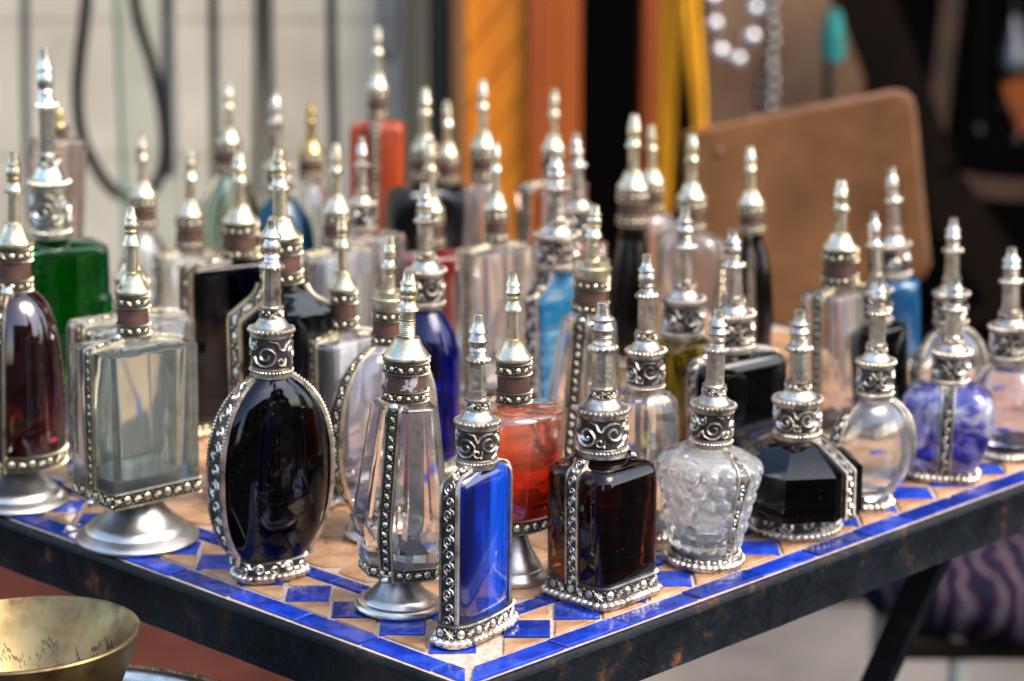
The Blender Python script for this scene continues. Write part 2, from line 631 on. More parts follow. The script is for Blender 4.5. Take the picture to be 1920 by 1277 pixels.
def glass_mesh(prof, kind, a, b, rf, z0, z1, rn, zn, th, N, k, thb, bfix=None, wide=False, hob=None):
    """outer surface from the profile plus neck, and the inner wall of the hollow"""
    mb = MB()
    out = []
    for t, f in prof:
        fb = f if bfix is None else (f ** bfix)
        out.append((z0 + t * (z1 - z0), max(a * f, rn * .9), max(b * fb, rn * .9), rf))
    zt = out[-1][0]
    ztop = zn + .006 if not wide else zn - .0004
    neck = [(zt + (ztop - zt) * .25, rn, rn, 1), (ztop, rn, rn, 1)]
    rings = []
    if hob is not None:
        # many fine rings so that every boss is real relief
        N = 260
        fine = []
        for (t0, f0), (t1, f1) in zip(prof, prof[1:]):
            m_ = max(1, int((t1 - t0) * 110))
            fine += [(t0 + (t1 - t0) * i / m_, f0 + (f1 - f0) * i / m_) for i in range(m_)]
        for t, f in fine:
            ring = []
            for j in range(N):
                an = 2 * pi * j / N
                k_ = .0019 * knob(t, an, hob)
                ring.append(((max(a * f, rn) + k_) * cos(an), (max(b * f, rn) + k_) * sin(an), z0 + t * (z1 - z0)))
            rings.append(ring)
        mb.loft(rings + [[(rn * cos(2 * pi * j / N), rn * sin(2 * pi * j / N), z_) for j in range(N)] for z_ in (neck[0][0], neck[1][0])])
        N = 48
        rings = []
    for z, aa, bb, r in (out + neck if hob is None else []):
        pts = section(kind if (z, aa, bb, r) not in neck else ('e' if kind in 'es' else 'r'), aa, bb, r, N, k)
        rings.append([(x, y, z) for x, y in pts])
    if rings:
        mb.loft(rings)
    inn = []
    for z, aa, bb, r in out:
        zz = max(z, z0 + thb)
        if z < z0 + thb * .5 and inn:
            continue
        inn.append((zz, max(aa - th, rn * .6), max(bb - th, rn * .6), min(1, r * 1.5 + .1)))
    inn[0] = (inn[0][0], inn[0][1] * .86, inn[0][2] * .86, inn[0][3])
    fin = []
    for q in inn:
        if fin and q[0] <= fin[-1][0] + 1e-6:
            continue
        fin.append(q)
    fin[-1] = (fin[-1][0] - th * .7, *fin[-1][1:])
    if len(fin) > 2 and fin[-1][0] <= fin[-2][0]:
        fin.pop(-2)
    fin += [(zt + (zn - zt) * .3, rn * .7, rn * .7, 1), (ztop - .0015, rn * .7, rn * .7, 1)]
    fin.sort(key=lambda q: q[0])
    rings = []
    for i, (z, aa, bb, r) in enumerate(fin):
        kk = 'e' if kind in 'es' else 'r'
        pts = section(kind if i < len(fin) - 2 else kk, aa, bb, r, N, k)
        rings.append([(x, y, z) for x, y in pts])
    mb.loft(rings, flip=True)
    return mb, out


SILVER_PROF = [(0, .20), (.004, .25), (.05, .26), (.085, .31), (.108, .47), (.120, .47), (.128, .33), (.145, .40), (.175, .47), (.205, .41), (.220, .33),
               (.228, .42), (.243, .42), (.250, .35), (.272, .40), (.278, .50), (.288, .52), (.296, .56), (.316, .56), (.322, .45)]
BRASS_PROF = [(0, .18), (.004, .25), (.06, .30), (.078, .34), (.084, .41), (.098, .41), (.104, .33), (.122, .39), (.150, .44), (.175, .39), (.186, .32),
              (.192, .42), (.206, .42), (.212, .34), (.240, .37), (.262, .46), (.268, .52), (.292, .53), (.298, .40), (.302, .33)]


def bottle(label, base, tip, cb, rc, st, body, gl, rot=42, foot=None, band='S', strap=None, lod=1, sp=None, skf=None, group="perfume bottles crowded on the tiled table", name="perfume_bottle", mtl=None):
    """base = (x, row) of the axis on the table, tip = (x, row), cb = row of the collar bottom (axis), rc = collar radius; all read off the photograph.
    body: dict(p=profile, k=section kind, a, b half sizes, top, bot rows, rf)"""
    X, Y = on_table(*base)
    dep = Y * CP + HC * SP
    s = dep / FPX * .985
    z = lambda row: zrow(row, Y)
    ht = z(tip[1])
    root = empty(name, (X, Y, TZ + .0004), label, "perfume bottle", group)
    Xt = (tip[0] - 960) / FPX * (Y * CP - (ht - HC) * SP)
    root.rotation_euler = (0, math.atan2(Xt - X, ht), 0)
    # everything below is in the bottle's own upright space, turned by rot
    rc *= s
    zc0 = z(cb)                      # glass top
    S = ht - zc0
    M = mtl or (SILVER if st in 'S' else BRASS)
    seg = 28 if lod == 0 else (20 if lod == 1 else 14)
    zz = lambda f: ht - f * S
    wire = rc * .07
    turn = R(rot)

    def put(mb, nm, mats, par=root, angle=35, stuff=False):
        o = mb.build(nm, mats, par, angle, stuff)
        if par is root:
            o.rotation_euler = (0, 0, turn)
        return o
    # ---- stopper
    if st == 'S':
        mb = MB()
        rod0, rod1 = .322, .565
        mb.lathe([(r * rc * random.uniform(.95, 1.05), zz(f)) for f, r in SILVER_PROF][::-1], seg)
        stp = put(mb, "stopper", M)
        mb = MB()
        mb.lathe([(.47 * rc, zz(rod1)), (.44 * rc, zz(rod0))], 8, ph=.2)
        put(mb, "stopper_rod", M, stp, 20)
        mb = MB()
        ring_ribbon(rc * .55, zz(.306)).beads(mb, 0, rc * .13, 0, rc * .25, 8 if lod == 0 else 6, 5 if lod == 0 else 4)
        put(mb, "bead_ring", M, stp, stuff=True)
        mb = MB()
        mb.lathe([(.80 * rc, zz(.735)), (1.10 * rc, zz(.725)), (1.10 * rc, zz(.70)), (.84 * rc, zz(.688)), (.76 * rc, zz(.668)), (.66 * rc, zz(.65)), (.60 * rc, zz(.636)), (.60 * rc, zz(.628)), (.54 * rc, zz(.624)), (.54 * rc, zz(.578)), (.60 * rc, zz(.574)), (.60 * rc, zz(.562)), (.46 * rc, zz(.556))], seg)
        cap = put(mb, "stopper_cap", M)
        if lod < 2:
            rb = ring_ribbon(rc * .545, zz(.601), 32)
            mb = MB()
            rb.strip(mb, -S * .018, S * .018, -.0001, .0001)
            put(mb, "tarnished_ground", TARNISH, cap)
            mb = MB()
            rb.vine(mb, S * .022, rc * .055, rc * .08, S * .05, steps=9)
            put(mb, "scroll_relief", M, cap, 60, True)
        mb = MB()
        ring_ribbon(rc * 1.08, zz(.713)).beads(mb, 0, rc * .125, 0, rc * .235, 8 if lod == 0 else 6, 5 if lod == 0 else 4)
        put(mb, "beaded_rim", M, cap, stuff=True)
        # collar
        mb = MB()
        mb.lathe([(.9 * rc, zc0 - .001), (1.04 * rc, zc0 - .001), (1.04 * rc, zz(.955)), (.97 * rc, zz(.95)), (.97 * rc, zz(.755)), (1.03 * rc, zz(.75)), (1.03 * rc, zz(.73)), (.7 * rc, zz(.728))], seg)
        clr = put(mb, "neck_collar", M)
        rb = ring_ribbon(rc * .97, zz(.852), 40)
        mb = MB()
        rb.strip(mb, -S * .095, S * .095, -.0001, rc * .012)
        put(mb, "tarnished_ground", TARNISH if mtl is None else STEELDARK, clr)
        mb = MB()
        if lod < 2:
            rb.vine(mb, S * .092, rc * .07, rc * .12, S * random.uniform(.14, .19), turns=random.uniform(1.45, 1.8), steps=20 if lod == 0 else 12, dots=True)
        else:
            rb.vine(mb, S * .088, rc * .10, rc * .10, S * .18, turns=1.2, steps=8)
        put(mb, "scroll_relief", M, clr, 60, True)
        mb = MB()
        ring_ribbon(rc * 1.05, zz(.975)).beads(mb, 0, rc * .075, 0, rc * .17, 6, 4)
        if lod == 0:
            ring_ribbon(rc * 1.0, zz(.752)).rope(mb, 0, rc * .05, rc * .07)
        put(mb, "beaded_edge", M, clr, stuff=True)
    else:
        mb = MB()
        prof = list(BRASS_PROF) + [(.50, .36 if sp != 'long' else .42), (.505, .56), (.525, .58), (.56, .66), (.60, .80), (.632, 1.0), (.640, 1.03), (.665, 1.03), (.672, .9)]
        if sp == 'ridge':
            prof = list(BRASS_PROF) + [(.36, .33), (.365, .37)] + sum([[(.37 + .015 * i, .37), (.3775 + .015 * i, .345)] for i in range(9)], []) + [(.505, .56), (.53, .62), (.56, .70), (.60, .85), (.632, 1.0), (.640, 1.03), (.665, 1.03), (.672, .9)]
        if sp == 'two':
            prof = list(BRASS_PROF) + [(.36, .34), (.365, .42), (.49, .46), (.495, .8), (.50, 1.0), (.56, 1.03), (.57, 1.12), (.60, 1.12), (.605, .9), (.672, .9)]
        mb.lathe([(r * rc * (random.uniform(.95, 1.05) if f < .5 else 1), zz(f)) for f, r in prof][::-1], seg)
        stp = put(mb, "stopper", M)
        if lod < 2:
            mb = MB()
            ring_ribbon(rc * 1.02, zz(.652), 40).rope(mb, 0, rc * .06, rc * .08)
            put(mb, "rope_edge", M, stp, stuff=True)
        for (f0, f1, nm) in ((.672, .775, "neck_band"), (.895, .99, "neck_band")):
            mb = MB()
            zm, hh = (zz(f0) + zz(f1)) / 2, (zz(f0) - zz(f1)) / 2
            mb.lathe([(.85 * rc, zz(f1)), (1.0 * rc, zz(f1)), (1.0 * rc, zz(f0)), (.85 * rc, zz(f0))], seg)
            nb = put(mb, nm, TARNISH)
            rb = ring_ribbon(rc, zm, 40)
            mb = MB()
            rb.dotstar(mb, hh * .42, rc * .07, hh * 1.45, seg=8 if lod == 0 else 6, stars=lod < 2)
            for sg in (-1, 1):
                if lod < 2:
                    rb.rope(mb, sg * hh * .84, hh * .16, rc * .08, hh * .3)
                else:
                    rb.strip(mb, sg * hh * .84 - hh * .14, sg * hh * .84 + hh * .14, 0, rc * .05)
            put(mb, "dotted_relief", GILT, nb, 50, True)
        mb = MB()
        mb.lathe([(.8 * rc, zz(.90)), (.93 * rc, zz(.90)), (.93 * rc, zz(.77)), (.8 * rc, zz(.77))], seg)
        put(mb, "leather_band", WORN if sp == 'ridge' else LEATHER)
    # ---- glass body
    k = body.get('k', 'r')
    a, b = body['a'] * s, body['b'] * s
    rf = body.get('rf', .25)
    z1 = z(body.get('top', cb))
    z0 = z(body['bot'])
    th = body.get('th', .0022)
    rn = min(rc * body.get('rn', .86), .92 * min(a, b))
    N = (48 if lod == 0 else 32) if k in 'es' else 0
    kk = body.get('kc', 5 if lod < 2 else 3)
    prof = PROF[body['p']]
    mb, out = glass_mesh(prof, k, a, b, rf, z0, z1, rn, zc0, th, N, kk, body.get('thb', .006), body.get('bfix'), body.get('rn', .86) > .98, R(-90 - rot) if body.get('hob') else None)
    gb = put(mb, "glass_body", G[gl], angle=body.get('ang', 40))
    if body.get('hob'):
        mb = MB()
        an = R(-90 - rot)
        mb.box((a * .80 * cos(an), a * .80 * sin(an), z0 + .38 * (z1 - z0)), (.0012, .0075, .0055), rz=an)
        put(mb, "glass_tablet", G[gl], gb)
    # ---- base band, rim, foot
    zb = 0.0
    if foot:
        fr, ft = foot[0] * s, z(foot[1])
        zb = ft
        mb = MB()
        tr = min(.34 * fr, .9 * b)
        h = ft
        mb.lathe([(fr * .97, 0), (fr, .0008), (fr, .0018), (fr * .95, .0034), (fr * .93, .0036), (fr * .86, h * .22), (fr * .83, h * .23), (fr * .80, h * .30), (fr * .70, h * .40), (fr * .68, h * .41), (fr * .52, h * .62), (fr * .42, h * .80), (max(tr, fr * .36), h * .93), (max(tr, fr * .36), h + .0008)], seg + 12, cap1=True)
        put(mb, "foot", PEWTER if st == 'B' else M)
    dn = body.get('dn', 1.0)
    aa, ab = out[0][1] + .0006, out[0][2] + .0006
    if band and (foot or z0 > .003):
        fl = body.get('flare', 1.04 if not foot else 1.0)
        bz0, bz1 = (zb, z0 + .0015) if foot else (.0022, z0 + .0012)
        hh = (bz1 - bz0) / 2
        zm = (bz1 + bz0) / 2
        kb = body.get('bk', k)
        ba, bb_ = body.get('ba', aa / s) * s, body.get('bb', ab / s) * s
        pts = section(kb, ba, bb_, rf, 48, max(kk, 4) if k == 'r' and kk > 1 else kk)
        mb = MB()
        rr_ = []
        for q, zq in ((.9, bz0), (fl, bz0), (fl, bz0 + .0004), (1.0, bz1), (.93, bz1)):
            rr_.append([(x * q, y * q, zq) for x, y in pts])
        mb.loft(rr_)
        bo = put(mb, "base_band", TARNISH)
        mb = MB()
        mb.loft([[(x * .90, y * .90, zq) for x, y in pts] for zq in (z0 - .0012, z0 - .0003)])
        put(mb, "base_cup", SILVER, bo)
        rb = outline_ribbon([(x * (1 + fl) / 2, y * (1 + fl) / 2) for x, y in pts], zm)
        mb = MB()
        M2 = M if st == 'S' else GILT
        if band == 'V':
            rb.vine(mb, hh * .80, hh * .19, hh * .2, hh * 1.9, steps=12)
        elif lod < 2:
            rb.dotstar(mb, hh * .50, hh * .20, hh * 1.35)
        else:
            rb.dotstar(mb, hh * .5, hh * .25, hh * 1.5, seg=5, stars=False)
        if lod < 2:
            rb.rope(mb, hh * .88, hh * .16, hh * .26, hh * .3)
            if foot:
                rb.rope(mb, -hh * .84, hh * .16, hh * .26, hh * .3)
        put(mb, "band_relief", M2, bo, 50, True)
        if not foot:
            mb = MB()
            rb = outline_ribbon([(x * fl * 1.02, y * fl * 1.02) for x, y in pts], .0022)
            br = body.get('bead', .0021)
            rb.strip(mb, -br * .8, br * .85, -br * .6, 0)
            rb.beads(mb, 0, br, 0, br * 1.62, 8 if lod == 0 else 6, 6 if lod == 0 else 4, ry=.92)
            put(mb, "beaded_rim", M2, bo, stuff=True)
            mb = MB()
            mb.loft([[(x * fl * 1.03, y * fl * 1.03, zq) for x, y in pts] for zq in (.0, .0009)])
            put(mb, "base_plate", M2, bo)
    # ---- straps down the two narrow ends
    if strap:
        hw, style = strap[0] * s, strap[1]
        for sg in (-1, 1):
            path = [(q[1] + .0004, q[0]) for q in out if q[0] >= (zb if foot else z0) + .0002]
            deps = [(q[0], q[2]) for q in out] + [(zc0, rn)]
            path = [(path[0][0], (zb if foot else z0) - .001)] + path
            path += [(rn + .0006, zc0 - .0006)]
            fine = []
            for p, q in zip(path, path[1:]):
                m_ = max(1, int(math.dist(p, q) / .004))
                fine += [(p[0] + (q[0] - p[0]) * i / m_, p[1] + (q[1] - p[1]) * i / m_) for i in range(m_)]
            fine.append(path[-1])
            P, Nn = [], []
            for i, (o_, zq) in enumerate(fine):
                p, q = fine[max(0, i - 1)], fine[min(len(fine) - 1, i + 1)]
                d = (q[0] - p[0], q[1] - p[1])
                L = sqrt(d[0] ** 2 + d[1] ** 2) or 1
                P.append((sg * o_, 0, zq))
                Nn.append((sg * d[1] / L, 0, -d[0] / L))
            Wd = []
            for o_, zq in fine:
                d_ = deps[0][1]
                for (za, da), (zb_, db) in zip(deps, deps[1:]):
                    if za <= zq <= zb_:
                        d_ = da + (db - da) * (zq - za) / max(1e-9, zb_ - za)
                Wd.append((0, sg * (min(1, max(.35, d_ * .96 / hw)) if k == 'r' else min(1, max(.30, (d_ / b) ** 2.0))), 0))
            rb = Ribbon(P, Nn, Wd)
            mb = MB()
            rb.strip(mb, -hw, hw, -.0010, .0003)
            so = put(mb, "strap", M)
            mb = MB()
            rb.strip(mb, -hw * .97, hw * .97, .0002, .0004)
            put(mb, "tarnished_ground", TARNISH, so)
            # ornament sits on the outer face of the strap
            rb2 = Ribbon([tuple(p[i] + .0004 * n_[i] for i in range(3)) for p, n_ in zip(P, Nn)], Nn, Wd)
            mb = MB()
            if style == 'V':
                rb2.vine(mb, hw * .60, hw * .085, hw * .12, hw * 1.25, steps=14 if lod == 0 else 9)
            elif lod < 2:
                rb2.dotstar(mb, hw * .38, hw * .16, hw * 1.2)
            else:
                rb2.dotstar(mb, hw * .42, hw * .26, hw * 1.4, seg=5, stars=False)
            if lod < 2:
                for q in (-1, 1):
                    rb2.strip(mb, q * hw * .86 - hw * .13, q * hw * .86 + hw * .13, -.0001, hw * .09)
                    rb2.rope(mb, q * hw * .86, hw * .14, hw * .24, hw * .24)
            else:
                for q in (-1, 1):
                    rb2.strip(mb, q * hw * .86 - hw * .12, q * hw * .86 + hw * .12, 0, hw * .2)
            put(mb, "strap_relief", M, so, 50, True)
            if lod == 0 and st == 'B':
                for e in (rb2.at(rb2.len - .0015, 0, .0005), rb2.at(.001, 0, .0005)):
                    mb = MB()
                    mb.sphere(e, hw * .62, hw * .62, hw * .62, 10, 7)
                    put(mb, "solder_blob", PEWTER, so)
    return root


# ------------------------------------------------------------------ table
UX, UY = -.7235, .6903           # unit vectors of the two table edges that meet at the near corner
VX, VY = .7110, .7032
C0 = (-.02001, 1.04835)
TU, TV = .70, .64


def T(u, v):
    return (C0[0] + u * UX + v * VX, C0[1] + u * UY + v * VY)


table = empty("tiled_table", (*T(TU / 2, TV / 2), 0), "low square iron table topped with blue and cream mosaic tiles", "table")
TB = table.location.copy()


def tpoly(uv):
    return [(T(u, v)[0] - TB[0], T(u, v)[1] - TB[1]) for u, v in uv]


# grout bed
mb = MB()
bed = tpoly([(-.0030, -.0030), (TU, -.0030), (TU, TV), (-.0030, TV)])[::-1]
mb.loft([[(x, y, TZ - .012) for x, y in bed], [(x, y, TZ - .0013) for x, y in bed]])
mb.build("grout_bed", GROUT, table, 0)
# rails of angle iron around the edge
for (u0, v0), (u1, v1), (du, dv) in (((-.0068, -.0068), (TU + .003, -.0068), (0, 1)), ((-.0068, -.0030), (-.0068, TV + .003), (1, 0)),
                                     ((TU, 0), (TU, TV), (1, 0)), ((0, TV), (TU, TV), (0, 1))):
    mb = MB()
    n = 30
    rings = []
    for i in range(n + 1):
        f = i / n
        u, v = u0 + (u1 - u0) * f, v0 + (v1 - v0) * f
        jit = random.uniform(-.0003, .0003)
        sec = []
        for off, zq in ((.0006, -.0275 + jit), (.0003, -.0040), (0, -.0034), (.0002, -.0012), (.0010, .0003), (.0032, .0003), (.0037, -.0005), (.0037, -.0275 + jit)):
            x, y = T(u + du * off, v + dv * off)
            sec.append((x - TB[0], y - TB[1], TZ - .0010 + zq))
        rings.append(sec)
    mb.loft(rings)
    mb.build("frame_rail", IRON, table, 30)
# tiles
tiles = []


def add_tile(uv, blue):
    cu, cv = sum(p[0] for p in uv) / len(uv), sum(p[1] for p in uv) / len(uv)
    if not (-.01 < cu < TU - .01 and -.01 < cv < TV - .01):
        return
    if min(p[0] for p in uv) < -.002 or min(p[1] for p in uv) < -.002 or max(p[0] for p in uv) > TU or max(p[1] for p in uv) > TV:
        return
    tiles.append((cu + cv, uv, blue))


def shrink(uv, g):
    cu, cv = sum(p[0] for p in uv) / len(uv), sum(p[1] for p in uv) / len(uv)
    out = []
    n = len(uv)
    area = sum(uv[i][0] * uv[(i + 1) % n][1] - uv[(i + 1) % n][0] * uv[i][1] for i in range(n))
    if area < 0:
        uv = uv[::-1]
    for i in range(n):
        a, b, c = uv[i - 1], uv[i], uv[(i + 1) % n]
        d1 = (b[0] - a[0], b[1] - a[1])
        d2 = (c[0] - b[0], c[1] - b[1])
        l1, l2 = math.hypot(*d1), math.hypot(*d2)
        n1, n2 = (-d1[1] / l1, d1[0] / l1), (-d2[1] / l2, d2[0] / l2)
        kx, ky = n1[0] + n2[0], n1[1] + n2[1]
        q = 1 + n1[0] * n2[0] + n1[1] * n2[1]
        out.append((b[0] + kx / q * g, b[1] + ky / q * g))
    return out


PER, OFF = .034, .033
E0, E1, E2, E3 = -.0012, .0118, .0136, .0455     # border strip and diamond band
I0, I1 = .0468, .0580                          # inner strip
for side in range(2):
    LEN = (TU, TV)[side]
    P2 = (lambda s_, d: (s_, d)) if side == 0 else (lambda s_, d: (d, s_))
    # border strip: joints read off the photograph
    js = [.0] + ([.0232, .0707, .1168, .1667, .2122] if side == 0 else [.0128, .0627, .1065, .158, .207, .2515, .296, .335])
    while js[-1] < LEN - .05:
        js.append(js[-1] + random.uniform(.045, .050))
    for j0, j1 in zip(js, js[1:]):
        if j0 == 0:
            if side == 0:
                add_tile([P2(-.0010, E0), P2(j1, E0), P2(j1, E1), P2(.0130, E1)], True)
            else:
                add_tile([P2(.0002, E0), P2(.0627, E0), P2(.0627, E1), P2(.0145, E1)], True)
                js[1] = .0627
            continue
        if j1 - j0 < .012:
            continue
        if side == 1 and j0 < .05:
            continue
        sk = .0015
        add_tile([P2(j0, E0), P2(j1, E0), P2(j1 + sk * 0, E1), P2(j0, E1)], True)
    k = 0
    off = OFF + (.0065 if side == 0 else .0015)
    n = int((LEN - .06) / PER)
    for k in range(n):
        c = off + k * PER
        mid, hd = (E2 + E3) / 2, (E3 - E2) / 2
        hs_ = PER / 2 * .93
        if k == 0 and side == 1:
            c0 = None
        else:
            add_tile([P2(c - hs_, mid), P2(c, E2), P2(c + hs_, mid), P2(c, E3)], True)
        for e, o_ in ((E2, 1), (E3, -1)):
            if side == 1 and k == 0 and o_ == -1:
                continue
            add_tile([P2(c + .0012, e), P2(c + PER / 2, mid - .0004 * o_), P2(c + PER - .0012, e)], False)
    x = .0585
    while x < LEN - .05:
        x1 = x + random.uniform(.040, .048)
        add_tile([P2(x if x > .06 else .0475, I0), P2(x1, I0), P2(x1, I1), P2(x if x > .06 else .0595, I1)], True)
        x = x1
# field: big cream octagons with small blue squares between
q = .0335
nu, nv = int((TU - .06) / q), int((TV - .06) / q)
cc = .0072
for i in range(nu):
    for j in range(nv):
        u, v = .060 + i * q, .060 + j * q
        add_tile([(u + cc, v), (u + q - cc, v), (u + q, v + cc), (u + q, v + q - cc), (u + q - cc, v + q), (u + cc, v + q), (u, v + q - cc), (u, v + cc)], False)
        if i and j:
            add_tile([(u - cc, v), (u, v - cc), (u + cc, v), (u, v + cc)], (i + j) % 3 == 0)
tiles.sort(key=lambda t: t[0])
rest = MB()
for idx, (_, uv, blue) in enumerate(tiles):
    near = idx < 300
    uv = [(u + random.uniform(-.0006, .0006), v + random.uniform(-.0006, .0006)) for u, v in uv]
    if near and random.random() < .55:
        # a chipped corner
        i = random.randrange(len(uv))
        a_, b_c, c_ = uv[i - 1], uv[i], uv[(i + 1) % len(uv)]
        l1, l2 = math.dist(a_, b_c), math.dist(b_c, c_)
        k1, k2 = random.uniform(.0012, .003) / l1, random.uniform(.0012, .003) / l2
        if max(k1, k2) < .45:
            uv = uv[:i] + [(b_c[0] + (a_[0] - b_c[0]) * k1, b_c[1] + (a_[1] - b_c[1]) * k1), (b_c[0] + (c_[0] - b_c[0]) * k2, b_c[1] + (c_[1] - b_c[1]) * k2)] + uv[i + 1:]
    p0, p1 = shrink(uv, .00055), shrink(uv, .0011)
    hz = random.uniform(.0009, .0016)
    tu, tv = random.uniform(-.010, .010), random.uniform(-.010, .010)
    cu, cv = sum(p[0] for p in uv) / len(uv), sum(p[1] for p in uv) / len(uv)
    cx, cy = T(cu, cv)
    ox, oy = (TB[0], TB[1]) if not near else (cx, cy)
    r0, r1, r2 = [], [], []
    for (u, v) in p0:
        x, y = T(u, v)
        r0.append((x - ox, y - oy, -.001))
        r1.append((x - ox, y - oy, hz - .0004 + (u - cu) * tu + (v - cv) * tv))
    for (u, v) in p1:
        x, y = T(u, v)
        r2.append((x - ox, y - oy, hz + (u - cu) * tu + (v - cv) * tv))
    rings = [r[::-1] for r in (r0, r1, r2)]
    if near:
        mb = MB()
        mb.loft(rings, cap0=False)
        o = mb.build("tile", TILE_BLUE if blue else TILE_CREAM, table, 0)
        o.location = (cx - TB[0], cy - TB[1], TZ - .0013)
    else:
        rest.loft([[(x, y, z_ + TZ - .0013) for x, y, z_ in r] for r in rings], cap0=False, mi=0 if blue else 1)
rest.build("tile_field", [TILE_BLUE, TILE_CREAM], table, 0, True)
# folding legs: two crossed flat bars at each side
def bar(p, q, w, t, parent, name, mat):
    mb = MB()
    d = [q[i] - p[i] for i in range(3)]
    L = sqrt(sum(x * x for x in d))
    d = [x / L for x in d]
    hx, hy = d[0], d[1]
    h = math.hypot(hx, hy) or 1
    side = (-hy / h, hx / h, 0)
    nrm = (d[1] * side[2] - d[2] * side[1], d[2] * side[0] - d[0] * side[2], d[0] * side[1] - d[1] * side[0])
    rings = []
    for e in (p, q):
        rings.append([tuple(e[i] + sx * side[i] * t + sy * nrm[i] * w for i in range(3)) for sx, sy in ((-1, -1), (1, -1), (1, 1), (-1, 1))])
    mb.loft(rings)
    return mb.build(name, mat, parent, 0)


def tl(u, v, z_):
    x, y = T(u, v)
    return (x - TB[0], y - TB[1], z_)


for v in (.09, .440):
    bar(tl(.045, v, TZ - .028), tl(.33, v, 0.0), .0085, .005, table, "leg", IRON)
    bar(tl(.62, v + .012, TZ - .028), tl(.34, v + .012, 0.0), .011, .005, table, "leg", IRON)

PROF['rb'] = [(0, .97), (.01, 1), (.88, 1), (.93, .985), (.965, .94), (.985, .87), (1, .75)]
PROF['sq'] = [(0, .95), (.02, .99), (.05, 1), (.84, 1), (.90, .985), (.945, .95), (.975, .89), (.992, .82), (1, .74)]
b_ = bottle
# front row
b_("midnight blue oval flask with scrolled silver edge straps near the left table edge", (507, 1078), (510, 412), 700, 38, 'S',
   dict(p='oval', k='s', a=116, b=54, top=706, bot=1044, bfix=.5, ba=66, bb=42, flare=1.05, bead=.0023), 'midnight', 35, band='V', strap=(30, 'V'), lod=0)
b_("narrow streaky blue bottle with scrolled silver sides standing in the near table corner", (891, 1186), (897, 590), 870, 38, 'S',
   dict(p='rb', k='s', a=86, b=32, ba=98, bb=40, top=880, bot=1150, flare=1.06, bead=.0023), 'blue', 56, band='S', strap=(21, 'V'), lod=0)
b_("square dark brown glass bottle with rounded shoulders and one scrolled silver strap", (1128, 1111), (1131, 568), 848, 45, 'S',
   dict(p='sq', k='r', a=82, b=80, rf=.34, top=864, bot=1074, rn=1.22, flare=1.05, bead=.0023), 'brown', 46, band='S', strap=(16, 'V'), lod=0)
b_("faceted clear bottle with scuffed brown neck band and star studded strap on pewter foot", (747, 1138), (767, 510), 752, 42, 'B',
   dict(p='facet', k='r', kc=1, a=66, b=97, rf=.78, top=757, bot=1054, th=.003, thb=.008, ang=18), 'clear', 66, foot=(84, 1074), strap=(15, 'D'), lod=0, sp='ridge')
b_("knobbly clear bottle covered with round glass bumps and a scrolled strap", (1320, 1052), (1348, 580), 832, 38, 'S',
   dict(p='urn', k='e', a=97, b=94, top=838, bot=1032, hob=1, th=.0035, flare=1.16, bead=.0021), 'pressed', -54, band='S', strap=(15, 'V'), lod=0)
b_("squat black octagonal bottle with sloping shoulders on a round scrolled silver base", (1490, 990), (1500, 582), 816, 42, 'S',
   dict(p='oct', k='r', kc=1, a=116, b=116, rf=.585, top=824, bot=948, bk='e', ba=80, bb=80, flare=1.04, ang=18, bead=.0022), 'black', -38, band='V', strap=(17, 'V'), lod=0)
b_("big clear rectangular bottle with greenish edges and a studded strap on a wide pewter foot", (258, 1010), (245, 388), 630, 31, 'B',
   dict(p='sharpbox', k='r', kc=2, a=97, b=71, rf=.07, top=645, bot=900, th=.0042, thb=.006, ang=30), 'green_clear', 42, foot=(117, 926), strap=(14, 'D'), lod=0)
b_("red orange drum shaped bottle on a pewter foot behind the narrow blue bottle", (965, 1085), (962, 512), 757, 33, 'B',
   dict(p='drum', k='e', a=104, b=78, top=768, bot=964, th=.003), 'red', 30, foot=(62, 986), lod=0)
b_("maroon bell shaped bottle with studded front strap on a pewter foot", (30, 940), (25, 285), 547, 33, 'B',
   dict(p='bell', k='e', a=92, b=95, top=545, bot=838), 'maroon', 78, foot=(100, 862), strap=(20, 'D'), lod=0)
# second rank
b_("clear oval bottle with a studded edge strap behind the faceted clear bottle", (712, 1003), (732, 442), 646, 29, 'B',
   dict(p='oval', k='s', a=106, b=50, top=650, bot=945, bfix=.6), 'lilac', 38, foot=(70, 966), strap=(20, 'D'), lod=1, sp='two')
b_("smoky black rectangular bottle with sloping shoulders on a pewter foot behind the oval flask", (540, 938), (522, 280), 532, 38, 'B',
   dict(p='shoulder', k='r', a=96, b=36, rf=.12, top=548, bot=876, kc=3), 'smoke', 30, foot=(104, 898), strap=(29, 'D'), lod=1)
b_("black rectangular bottle edged with dull brass straps left of the smoky one", (457, 800), (448, 285), 484, 33, 'B',
   dict(p='box', k='r', a=110, b=31, rf=.15, top=492, bot=778), 'black', 31, strap=(26, 'D'), lod=1)
b_("clear box bottle with only its slanting top showing behind the big greenish one", (244, 905), (248, 402), 585, 31, 'B',
   dict(p='box', k='r', a=112, b=56, rf=.25, top=597, bot=880), 'frosted', 42, strap=(14, 'D'), lod=1)
b_("emerald green stepped bottle with a long pale octagonal stopper", (110, 800), (82, 90), 442, 35, 'S',
   dict(p='stepbox', k='r', a=104, b=52, rf=.35, top=460, bot=775), 'green', 30, lod=1, mtl=PALE)
b_("small clear box bottle with a dotted brass neck between smoky and faceted bottles", (652, 930), (641, 400), 617, 25, 'B',
   dict(p='box', k='r', a=72, b=44, rf=.2, top=632, bot=866), 'clear', 40, foot=(62, 888), strap=(12, 'D'), lod=1)
b_("cobalt blue round shouldered bottle with a silver minaret stopper", (800, 878), (797, 345), 573, 34, 'S',
   dict(p='round', k='e', a=66, b=64, top=580, bot=856), 'cobalt', 40, lod=1)
